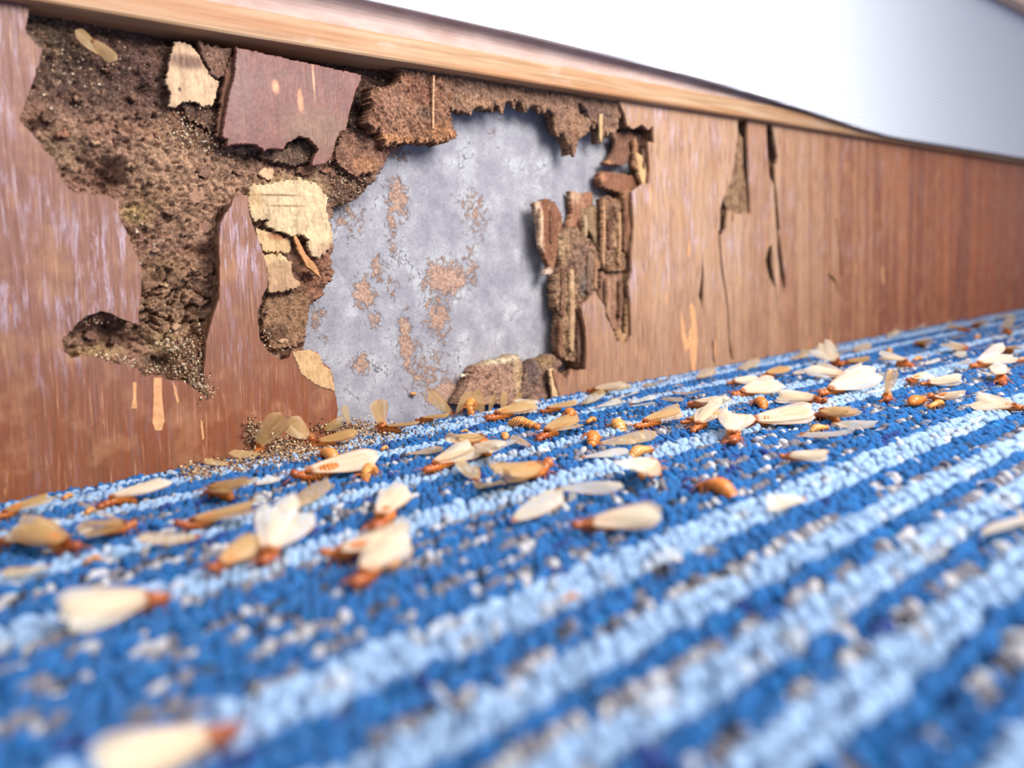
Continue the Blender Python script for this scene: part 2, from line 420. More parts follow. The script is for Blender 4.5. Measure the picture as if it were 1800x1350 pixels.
def splat(x, z, px, py, rx, ry, y=3.0, p=2):
    cx, cz = W(px, py, y); ex = abs(W(px + rx, py, y)[0] - cx) + 1e-6; ez = abs(W(px, py - ry, y)[1] - cz) + 1e-6
    return np.exp(-(((x - cx) / ex) ** 2 + ((z - cz) / ez) ** 2) ** (p / 2))
def blend(x, z, base, items, y=3.0):
    c = np.tile(lin(base), (len(x), 1))
    for (px, py, rx, ry, col, a) in items:
        w = (splat(x, z, px, py, rx, ry, y, 4) * a)[:, None]
        c = c * (1 - w) + lin(col) * w
    return c
def vary(c, x, z, amp, fq, seed):
    return np.clip(c * (1 + amp * 2 * (fbm(x * fq, z * fq, seed, 4) - 0.5))[:, None], 0, 1)

# ================================================================== SETTING
XL, XR = -260.0, 1300.0
# floor slab below the pile
fl = obj('floor', mesh_from('floor', [(XL, -1500, -6), (XR, -1500, -6), (XR, 14, -6), (XL, 14, -6), (XL, -1500, -3.2), (XR, -1500, -3.2), (XR, 14, -3.2), (XL, 14, -3.2)],
         [(0, 3, 2, 1), (4, 5, 6, 7), (0, 1, 5, 4), (1, 2, 6, 5), (2, 3, 7, 6), (3, 0, 4, 7)], M_BACK, smooth=False),
         label='floor under the blue striped loop pile carpet', kind='structure')
# cement wall behind the board: front face at y = 9.3
def wall_mesh():
    xs = np.concatenate([[XL], np.arange(40, 262, 1.2), [XR]]); zs = np.concatenate([[-6], np.arange(-3, 96, 1.2), [110]])
    X, Zz = np.meshgrid(xs, zs, indexing='ij')
    Y = 9.6 + 0.5 * (fbm(X * 0.06, Zz * 0.06, 5, 3) - 0.5)
    s = np.zeros(X.shape)
    for (px, py, rx, ry, a) in [(700, 345, 22, 45, .5), (640, 515, 22, 30, .55), (690, 400, 12, 60, .4), (785, 490, 45, 38, .55), (835, 375, 30, 50, .32), (665, 470, 16, 30, .4), (635, 640, 22, 20, .5),
                                (715, 600, 14, 60, .55), (770, 560, 26, 50, .42), (830, 470, 16, 50, .35), (865, 230, 12, 10, .3), (790, 690, 50, 30, .5), (660, 560, 16, 22, .4), (750, 650, 50, 60, .32), (690, 500, 14, 40, .3), (610, 380, 40, 50, .3), (560, 560, 20, 60, .3), (700, 270, 30, 20, .35)]:
        s = np.maximum(s, a * splat(X, Zz, px, py, rx, ry, 9.3, 2))
    n = X.size; V = np.stack([X.ravel(), Y.ravel(), Zz.ravel()], 1); a, b = X.shape
    q = [(i * b + j, (i + 1) * b + j, (i + 1) * b + j + 1, i * b + j + 1) for i in range(a - 1) for j in range(b - 1)]
    return mesh_from('wall_back', V, q, M_CEM, np.repeat(s.ravel()[:, None], 3, 1))
wall = obj('wall_back', wall_mesh(), label='grey cement wall face showing through the eaten board, streaked with brown mud', kind='structure')

# white ribbed sheet on the wall above the moulding; its cut lower edge runs down across the moulding
def ribbed():
    xs = np.concatenate([[XL, -60], np.arange(20, 700, 8.0), [800, 1000, XR]])
    bz = np.interp(xs, [XL, 100, 169, 247, 285, 330, 380, 405, 430, 600, XR], [103.6, 103.3, 102.8, 101.2, 99.6, 97.0, 93.6, 92.6, 92.5, 93.4, 94.0])
    pit = 1.75; zs = np.arange(92.0, 180.0, pit / 6)
    prof = 0.8 * (0.5 - 0.5 * np.cos(2 * np.pi * zs / pit)) ** 1.6
    V = []; n = len(zs)
    for x, b0 in zip(xs, bz):
        for z, p in zip(zs, prof): V.append((x, -5.2 - p, max(z, b0)))
    q = []
    for i in range(len(xs) - 1):
        for j in range(n - 1):
            if zs[j + 1] > min(bz[i], bz[i + 1]): q.append((i * n + j, (i + 1) * n + j, (i + 1) * n + j + 1, i * n + j + 1))
    k = len(V)                                     # cut edge: thickness of the sheet
    for x, b0 in zip(xs, bz): V.append((x, -5.4, b0)); V.append((x, -4.5, b0))
    for i in range(len(xs) - 1): q.append((k + 2 * i, k + 2 * i + 1, k + 2 * i + 3, k + 2 * i + 2))
    return mesh_from('ribbed_sheet', V, q, M_WHITE)
obj('ribbed_sheet', ribbed(), wall, label='white horizontally ribbed wall sheet')
obj('plaster_face', mesh_from('plaster_face', [(XL, -4.4, 92), (XR, -4.4, 94.5), (XR, -4.4, 800), (XL, -4.4, 800), (XL, -4.9, 176), (XR, -4.9, 176), (XR, -4.9, 800), (XL, -4.9, 800)],
    [(4, 5, 6, 7)], M_WHITE, smooth=False), wall)

def lathe_x(name, prof, mat, x0, x1, wob=0.0):
    xs = np.linspace(x0, x1, 2 if not wob else 90); V = []; n = len(prof)
    for x in xs:
        d = wob * 2 * (float(fbm(x * 0.01, 0.3, 8, 3)) - 0.5) if wob else 0
        for (y, z) in prof: V.append((x, y, z + d))
    q = []
    for i in range(len(xs) - 1):
        for j in range(n):
            j2 = (j + 1) % n; q.append((i * n + j, i * n + j2, (i + 1) * n + j2, (i + 1) * n + j))
    k = (len(xs) - 1) * n
    q.append(tuple(range(n))[::-1]); q.append(tuple(k + j for j in range(n)))
    me = mesh_from(name, V, q, mat, smooth=False)
    return me
tp = [(9, 91.0), (-2.2, 91.0), (-2.7, 91.15), (-3.0, 91.6), (-3.05, 96.4), (-2.9, 96.9), (-2.4, 97.2), (9, 97.2)]
trim = obj('trim_1', lathe_x('trim_1', tp, M_TRIM, XL, XR, 0.35), label='golden brown wooden moulding strip running along the top of the damaged board', kind='structure')
cv = [(9, 97.0)] + [(-2.3 + 0.7 * math.sin(a) - 0.0, 97.0 + 3.0 * (1 - math.cos(a))) for a in np.linspace(0, math.pi / 2, 6)] + [(-1.8, 100.8), (-2.3, 101.8), (-2.9, 102.5), (-3.7, 103.0), (-4.3, 103.2), (-4.35, 104.6), (9, 104.6)]
obj('cove', lathe_x('cove', cv, M_COVE, XL, XR, 0.35), trim, label='pinkish painted hollow of the moulding')
rp = [(-4.5, 176.0), (-12, 175.6), (-13, 176.4), (-13.2, 192), (-12, 194), (-4.5, 194)]
obj('trim_2', lathe_x('trim_2', rp, mat_plain('beige_painted_rail', (206, 170, 150), 0.5, 0.4, 0.04), XL, XR), label='beige rail above the white ribbed wall sheet, seen at the upper edge', kind='structure')

# ================================================================== DAMAGED BASEBOARD
HOLE_PX = [(54, 3), (50, 20), (45, 55), (60, 75), (75, 86), (68, 113), (58, 141), (48, 171), (34, 212), (63, 242), (75, 260), (96, 280), (101, 305), (121, 333), (141, 341), (186, 341), (209, 353), (209, 383), (222, 406), (237, 441), (249, 471), (248, 514), (243, 552), (244, 572),
    (222, 563), (196, 551), (176, 547), (151, 554), (131, 575), (108, 597), (111, 617), (126, 630), (151, 625), (176, 630), (191, 638), (217, 640), (242, 650), (252, 663), (267, 659), (285, 662), (295, 668), (320, 668), (345, 686), (366, 697),
    (358, 660), (363, 602), (373, 562), (385, 527), (387, 476), (385, 413), (388, 393), (405, 363), (410, 348), (423, 341), (436, 343), (437, 370), (445, 398), (454, 421), (461, 441), (469, 471), (471, 501), (462, 520), (452, 547), (456, 594), (471, 617), (491, 632), (507, 630), (512, 617), (542, 615), (559, 620), (567, 637), (580, 647),
    (585, 660), (589, 690), (594, 720), (592, 741), (590, 790), (985, 740), (984, 697), (974, 664), (972, 649), (987, 657), (997, 667), (1004, 649), (1014, 652), (1030, 649), (1031, 614), (1030, 581), (1025, 556), (1022, 539), (1035, 526), (1046, 511), (1052, 523), (1062, 536), (1065, 556), (1075, 576), (1085, 599), (1100, 604), (1110, 591),
    (1109, 561), (1108, 531), (1105, 501), (1111, 476), (1110, 445), (1114, 400), (1113, 377), (1111, 337), (1128, 324), (1142, 322), (1143, 301), (1139, 249), (1150, 251), (1148, 221), (1140, 228), (1128, 218), (1115, 227), (1103, 221), (1099, 201), (1090, 183), (1090, 160)]
hole = pxw(HOLE_PX)
hole_r = ragged(hole, 0.6, 0.16, 0.42, 11, 1.3)
def c7(pts): return [(1150 + a / 3.971, 150 + b / 3.971) for a, b in pts]
def c8(pts): return [(1150 + a / 3.971, 420 + b / 3.971) for a, b in pts]
ven_cracks = [
    c7([(590, 216), (652, 220), (652, 330), (664, 640), (674, 892), (650, 898), (556, 896), (548, 955), (538, 945), (541, 880), (516, 872), (500, 1000), (466, 1060), (462, 1120), (478, 1350), (470, 1350), (452, 1130), (444, 1070), (456, 1000), (458, 860), (480, 790), (540, 660), (560, 520), (580, 350), (580, 270)]),
    c7([(785, 250), (822, 258), (838, 340), (865, 500), (858, 540), (844, 560), (852, 700), (872, 900), (882, 1000), (874, 1040), (893, 1180), (916, 1340), (918, 1410), (905, 1445), (882, 1330), (862, 1180), (856, 1040), (846, 900), (832, 690), (806, 640), (790, 480), (783, 330)]),
    c8([(800, 50), (822, 38), (830, 110), (832, 200), (852, 330), (868, 540), (862, 540), (846, 345), (800, 275), (782, 200), (770, 140)]),
    c8([(336, 90), (346, 250), (344, 400), (336, 500), (322, 440), (310, 395), (318, 340), (330, 250)]),
    c8([(446, -60), (456, -60), (470, 100), (488, 260), (520, 480), (530, 700), (552, 838), (540, 850), (524, 780), (512, 560), (508, 480), (478, 260), (456, 60)]),
    c8([(1268, -150), (1276, -140), (1290, -20), (1306, 100), (1312, 270), (1300, 250), (1292, 110), (1284, -10)]),
    c8([(1210, 232), (1250, 268), (1276, 300), (1288, 372), (1278, 360), (1264, 306), (1222, 268)]),
    c8([(402, 720), (414, 700), (416, 800), (424, 880), (408, 850)]),
]
vcr = [ragged(pxw(c), 0.6, 0.05, 0.2, 30 + i, 1.5) for i, c in enumerate(ven_cracks)]
core_dark = [c7([(590, 222), (650, 226), (650, 330), (664, 640), (670, 888), (652, 888), (640, 700), (622, 560), (618, 370), (588, 330), (582, 280)]),
             c7([(462, 860), (480, 800), (506, 860), (498, 1000), (468, 1055), (472, 1350), (466, 1350), (452, 1090), (458, 1000)]), ven_cracks[1], 
             c8([(800, 60), (820, 50), (826, 150), (826, 230), (845, 320), (866, 530), (860, 530), (842, 335), (805, 265), (785, 190), (778, 150)]),
             ven_cracks[3], ven_cracks[4], ven_cracks[5], ven_cracks[7]]
rect = [(XL, -3.0), (XR, -3.0), (XR, 94.0), (XL, 94.0)]
hole_core = ragged(grow(hole, 0.8), 0.5, 0.5, 0.7, 51, 1.1)
V, T = plate(rect, [hole_core] + [pxw(c, 1.0) for c in core_dark], 1.03, 9.2)
board = obj('baseboard_back', mesh_from('baseboard_back', V, T, M_CORE, smooth=False), label='brown plywood baseboard with a large ragged hole eaten through it by termites', kind='structure')
V, T = plate(rect, [hole_r] + vcr, 0.0, 1.0)
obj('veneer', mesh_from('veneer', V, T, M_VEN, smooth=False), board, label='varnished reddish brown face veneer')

M_RAW = mat_plain('raw_orange_wood', (206, 150, 106), 0.8, 0.2, 0.1, 0.8)
for i, pc in enumerate([[(270, 664), (284, 664), (285, 700), (289, 740), (284, 756), (273, 757), (268, 742), (270, 700)], [(233, 672), (240, 672), (239, 700), (241, 718), (230, 718), (234, 700)], [(304, 670), (309, 680), (315, 706), (311, 708), (306, 690)],
        [(352, 736), (356, 742), (359, 770), (356, 774), (354, 760)], [(1196, 545), (1200, 560), (1208, 600), (1216, 570), (1212, 540), (1216, 530), (1222, 548), (1226, 600), (1222, 652), (1216, 650), (1212, 610), (1204, 620), (1198, 590)], [(1549, 468), (1553, 470), (1555, 500), (1551, 498)]]):
    V, T = plate(ragged(pxw(pc), 0.5, 0.06, 0.15, 70 + i, 2.0), [], -0.05, 0.5)
    obj('raw_patch', mesh_from('raw_patch', V, T, M_RAW, smooth=False), board, label='chip in the veneer showing raw orange wood')

# ---- the big mass of eaten wood filling the left of the hole
R1 = [(20, -20), (1, 200), (50, 300), (160, 400), (200, 520), (85, 530), (78, 660), (250, 700), (380, 720), (480, 680), (556, 660), (540, 612), (538, 597), (542, 572), (546, 552), (552, 537), (572, 516), (587, 481), (585, 456), (590, 426), (585, 395), (590, 368), (627, 353), (642, 335), (677, 294), (690, 267), (703, 257), (735, 240), (735, 100), (500, 50), (300, -30)]
def y_r1(x, z):
    y = 4.6 + 2.6 * (fbm(x * 0.16, z * 0.16, 2, 4) - 0.5) + 1.9 * (fbm(x * 0.75, z * 0.75, 6, 4) - 0.5)
    y = y - 1.1 * np.abs(fbm(x * 0.35 + z * 0.2, z * 0.5, 12, 3) - 0.5)
    for (px, py, rx, ry, d) in [(195, 310, 26, 30, 3.6), (255, 155, 16, 14, 1.5), (150, 130, 90, 60, 1.2), (250, 610, 50, 28, 2.2), (285, 640, 20, 18, 1.6), (205, 590, 50, 30, 1.6), (395, 385, 10, 14, 3.0), (620, 190, 26, 60, 3.8), (665, 170, 40, 40, 3.5), (520, 270, 60, 20, 1.5), (430, 270, 30, 12, 1.5),
                                (320, 545, 70, 70, 1.3), (345, 600, 14, 12, 1.5), (350, 440, 30, 10, 1.0), (485, 585, 20, 14, 1.6), (530, 440, 22, 30, 2.2), (370, 210, 50, 40, 1.4), (470, 90, 220, 16, 3.2), (280, 560, 20, 20, 1.0),
                                (300, 310, 90, 90, -2.0), (240, 250, 70, 40, -1.2), (330, 650, 45, 40, -1.3), (470, 350, 60, 60, -1.0), (100, 250, 50, 50, -1.2), (160, 600, 60, 14, -0.8), (600, 560, 60, 60, 1.0), (350, 480, 50, 20, -0.5)]:
        y = y + d * splat(x, z, px, py, rx, ry)
    # dried-out blocks split by deep cracks
    w = splat(x, z, 318, 540, 75, 75, 3, 6)
    f1, f2, cid = voro(x * 0.2 + 1.3 * fbm(x * 0.3, z * 0.3, 4), z * 0.22 + 1.3 * fbm(x * 0.3, z * 0.3, 14), 3)
    y = y + w * (3.2 * np.exp(-((f2 - f1) / 0.07) ** 2) - 2.0 * cid + 0.7)
    w2 = splat(x, z, 330, 300, 190, 110, 3, 6)
    f1, f2, cid = voro(x * 0.5 + 2 * fbm(x * 0.3, z * 0.3, 24), z * 0.5, 13)
    y = y + w2 * (0.8 * np.exp(-((f2 - f1) / 0.1) ** 2) - 0.8 * cid)
    # granular frass crust
    gr = splat(x, z, 325, 645, 48, 55, 3, 6) + splat(x, z, 620, 330, 60, 60, 3, 6) + 0.5 * splat(x, z, 190, 600, 90, 50, 3, 6)
    f1, f2, cid = voro(x * 1.7, z * 1.7, 33)
    y = y + np.clip(gr, 0, 1) * (-0.7 * (1 - f1) * cid)
    y = y + 0.55 * (fbm(x * 2.2, z * 2.2, 91, 3) - 0.5) + 0.9 * np.maximum(0, fbm(x * 0.9, z * 1.4, 95, 3) - 0.6) * 6
    return np.clip(y, 1.1, 8.9)
def c_r1(x, z):
    c = blend(x, z, (158, 118, 98), [
        (150, 110, 140, 100, (100, 76, 66), .95), (560, 330, 120, 40, (196, 162, 124), .5), (90, 60, 60, 60, (112, 92, 74), .7), (260, 150, 60, 60, (92, 66, 58), .8), (230, 235, 60, 22, (176, 116, 92), .7), (110, 260, 50, 40, (146, 118, 92), .8),
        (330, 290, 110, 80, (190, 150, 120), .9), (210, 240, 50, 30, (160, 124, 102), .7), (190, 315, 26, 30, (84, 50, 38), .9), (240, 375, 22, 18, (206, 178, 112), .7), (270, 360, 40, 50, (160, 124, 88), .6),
        (340, 380, 60, 60, (174, 134, 106), .8), (360, 440, 40, 14, (120, 76, 54), .7), (300, 470, 60, 30, (148, 114, 82), .7), (318, 550, 76, 62, (156, 120, 92), .9), (200, 590, 70, 24, (104, 74, 54), .8), (170, 620, 70, 14, (192, 160, 106), .5),
        (330, 640, 50, 55, (176, 138, 100), .8), (300, 605, 30, 20, (214, 184, 132), .6), (280, 640, 26, 20, (92, 72, 58), .9), (620, 320, 50, 70, (100, 70, 58), .9), (625, 190, 40, 70, (40, 28, 26), .97), (690, 150, 30, 40, (60, 42, 36), .95), (590, 250, 60, 40, (112, 78, 66), .8),  # darkest splats: shade between flap and chunk put into the colour
        (480, 300, 90, 30, (140, 104, 88), .8), (520, 330, 60, 26, (200, 168, 122), .6), (560, 480, 40, 60, (146, 98, 74), .9), (520, 560, 50, 50, (150, 112, 82), .8), (490, 590, 24, 14, (84, 58, 48), .8), (380, 210, 60, 50, (104, 76, 66), .8),
        (700, 270, 30, 30, (120, 70, 60), .7), (470, 80, 240, 24, (56, 42, 40), .9), (400, 300, 60, 60, (172, 134, 108), .6)])  # dark strip: shade of the gap under the moulding, painted as colour
    return vary(vary(c, x, z, 0.35, 0.5, 61), x, z, 0.3, 2.2, 63)
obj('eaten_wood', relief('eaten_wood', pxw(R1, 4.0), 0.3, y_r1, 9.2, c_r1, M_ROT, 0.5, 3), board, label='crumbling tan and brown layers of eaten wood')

# ---- generic broken pieces
def piece(name, px, y0, thick, base, items=(), amp=0.35, fq=0.6, tilt=(0, 0), res=0.24, mat=None, warp=0.28, seed=5, bend=0.0, label=None, ridges=0.0, lumps=0.0):
    poly = pxw(px, y0); P = np.array(poly); cx, cz = P.mean(0); hx = (P[:, 0].max() - P[:, 0].min()) / 2 + 1e-6
    def yf(x, z):
        y = y0 + amp * 2 * (fbm(x * fq, z * fq * 0.6, seed, 4) - 0.5) + amp * 0.9 * (fbm(x * 2.4, z * 1.6, seed + 5, 3) - 0.5) + tilt[0] * (x - cx) + tilt[1] * (z - cz) + bend * ((x - cx) / hx) ** 2
        if ridges: y = y + ridges * 2 * (fbm(x * 1.4, z * 0.12, seed + 2, 3) - 0.5)
        if lumps:
            f1, f2, cid = voro(x * 0.8, z * 0.55, seed + 8); y = y - lumps * (1 - f1) * (0.4 + cid)
        return np.minimum(y, 9.0)
    def cf(x, z): return vary(vary(blend(x, z, base, items, y0), x, z, 0.28, 0.6, seed + 31), x, z, 0.2, 2.5, seed + 37)
    return obj(name, relief(name, poly, res, yf, (thick,), cf, mat or M_FLAKE, warp, seed), board, **({'label': label} if label else {}))

piece('veneer_flap', [(414, 83), (636, 131), (635, 143), (627, 158), (616, 196), (609, 230), (599, 231), (593, 244), (588, 264), (584, 279), (572, 289), (549, 292), (551, 279), (560, 262), (544, 244), (526, 241), (506, 252), (499, 262), (471, 262), (466, 269), (461, 262), (446, 254), (413, 254), (398, 259), (399, 246), (389, 241), (402, 161), (410, 141)],
      -0.6, 1.6, (118, 74, 64), [(484, 153, 6, 12, (226, 150, 110), .95), (528, 178, 5, 20, (224, 148, 108), .95), (550, 130, 2, 45, (226, 170, 130), .8), (500, 100, 110, 24, (112, 56, 48), .6), (560, 230, 60, 40, (128, 98, 76), .7), (420, 170, 26, 80, (122, 88, 80), .6)],
      0.06, 0.3, (0.01, -0.012), 0.2, M_RED, 0.08, 7, label='loose reddish brown square of veneer')
piece('wood_flake', [(307, 73), (335, 76), (348, 93), (363, 121), (373, 136), (385, 144), (384, 156), (375, 186), (358, 189), (345, 181), (327, 179), (310, 189), (295, 189), (300, 164), (291, 144), (297, 113), (300, 93)],
      1.6, 0.9, (206, 172, 138), [(330, 108, 36, 14, (122, 92, 80), .95), (316, 157, 3, 4, (40, 24, 20), 1)], 0.12, 0.4, (0, 0), 0.2, seed=9, warp=0.2, label='pale cream flake of wood')
piece('wood_flake', [(345, 72), (408, 86), (402, 110), (395, 134), (385, 140), (372, 133), (362, 115), (356, 98)], 1.2, 1.4, (130, 96, 80), (), 0.4, 0.6, seed=12, mat=M_ROT)
piece('wood_splinter', [(409, 92), (412, 140), (402, 165), (386, 244), (379, 240), (382, 215), (392, 150), (398, 120)], 0.9, 1.2, (122, 84, 66), (), 0.15, 0.4, seed=14)
piece('wood_flake', [(315, 178), (345, 182), (372, 192), (384, 200), (380, 232), (360, 226), (330, 208)], 3.2, 1.5, (112, 84, 70), (), 0.4, 0.5, seed=17, mat=M_ROT)
piece('wood_chunk', [(656, 148), (665, 156), (700, 146), (703, 131), (730, 128), (798, 141), (798, 165), (793, 196), (798, 226), (803, 240), (778, 249), (728, 251), (677, 257), (670, 236), (647, 216), (656, 191), (651, 171)],
      1.2, 4.5, (158, 112, 86), [(700, 245, 60, 8, (196, 138, 92), .7), (780, 235, 30, 18, (190, 130, 88), .7), (745, 160, 30, 26, (120, 74, 60), .7), (745, 200, 20, 12, (130, 110, 94), .6), (690, 180, 30, 40, (166, 124, 104), .5)],
      1.5, 0.4, (0, 0.02), 0.2, M_ROT, 0.55, 19, label='square brown chunk of eaten wood')
piece('wood_splinter', [(761, 132), (765, 132), (764, 180), (764, 226), (760, 226), (760, 180)], 0.0, 0.5, (196, 152, 116), (), 0.05, 0.3, res=0.16, warp=0.05, seed=21)
piece('wood_flake', [(599, 234), (622, 234), (640, 262), (670, 267), (673, 282), (660, 302), (627, 311), (609, 302), (587, 282), (588, 262)], 2.2, 3.0, (136, 96, 76), [(645, 290, 26, 16, (176, 124, 88), .8)], 0.5, 0.5, seed=23, mat=M_ROT, bend=-0.4)
piece('wood_flake', [(470, 262), (500, 262), (508, 250), (540, 244), (558, 262), (548, 280), (520, 292), (480, 284), (450, 276)], 3.0, 2.0, (118, 92, 76), (), 0.4, 0.6, seed=25, mat=M_ROT)
piece('wood_flake', [(441, 325), (489, 318), (527, 313), (560, 322), (578, 350), (576, 373), (588, 415), (587, 432), (564, 458), (547, 448), (539, 436), (542, 421), (527, 413), (514, 414), (496, 408), (466, 398), (474, 388), (443, 388), (438, 353)],
      1.4, 1.3, (206, 178, 140), [(490, 343, 40, 2, (90, 60, 46), .8), (505, 362, 34, 2, (120, 86, 60), .7), (450, 350, 14, 26, (190, 150, 104), .6), (575, 440, 20, 16, (160, 122, 98), .7)], 0.35, 0.4, (0, 0), 0.22, M_FLAKE, 0.35, 27, bend=0.5, label='pale cream plate of peeling wood')
piece('wood_flake', [(448, 398), (470, 404), (510, 420), (516, 440), (508, 446), (464, 442), (452, 420)], 2.6, 1.0, (204, 168, 124), [(490, 415, 20, 8, (176, 104, 72), .8)], 0.25, 0.5, seed=29)
piece('wood_flake', [(461, 446), (494, 446), (514, 461), (516, 486), (532, 499), (529, 506), (499, 514), (471, 514), (469, 471)], 1.8, 1.4, (178, 142, 108), [(485, 452, 26, 10, (206, 174, 130), .8)], 0.35, 0.5, seed=31, bend=0.5)
piece('wood_splinter', [(515, 414), (522, 414), (538, 446), (555, 464), (565, 490), (560, 486), (540, 470), (526, 446)], 1.0, 0.8, (206, 146, 96), (), 0.1, 0.5, res=0.18, warp=0.08, seed=33)
piece('wood_flake', [(470, 520), (505, 518), (530, 512), (545, 530), (540, 570), (520, 610), (480, 615), (462, 580), (458, 545)], 3.6, 2.5, (152, 114, 84), [(487, 585, 20, 16, (92, 62, 50), .8)], 0.7, 0.6, seed=35, mat=M_ROT)
piece('wood_flake', [(512, 618), (545, 614), (562, 622), (568, 640), (582, 650), (590, 690), (560, 680), (530, 660)], -0.1, 0.8, (196, 156, 112), (), 0.15, 0.4, seed=37, warp=0.12)

# ---- ragged band of eaten wood hanging below the moulding
piece('hanging_edge', [(690, 118), (1092, 160), (1092, 180), (1085, 226), (1078, 238), (1062, 229), (1058, 252), (1055, 252), (1052, 222), (1042, 216), (1034, 206), (1026, 186), (1014, 182), (1020, 200), (1040, 214), (1034, 232), (1014, 248), (1007, 273), (1003, 262), (998, 246), (992, 233), (984, 236), (977, 213), (972, 201), (957, 191), (940, 184), (931, 185), (925, 196), (919, 181), (900, 178), (888, 181), (882, 198), (877, 186), (868, 182), (862, 195), (841, 188), (825, 199), (810, 194), (793, 192), (760, 170)],
      2.2, 4.0, (150, 114, 92), [(880, 160, 200, 14, (120, 90, 74), .6), (1010, 230, 14, 40, (170, 128, 96), .7), (1045, 200, 30, 10, (96, 76, 76), .7), (830, 180, 30, 10, (176, 134, 98), .6)], 0.9, 0.5, (0, -0.05), 0.24, M_ROT, 0.3, 41, label='ragged hanging fringe of eaten wood', lumps=0.5)
piece('wood_splinter', [(1054, 200), (1060, 200), (1059, 236), (1057, 254), (1055, 240)], 1.0, 0.7, (212, 176, 128), (), 0.05, 0.4, res=0.16, warp=0.04, seed=43)

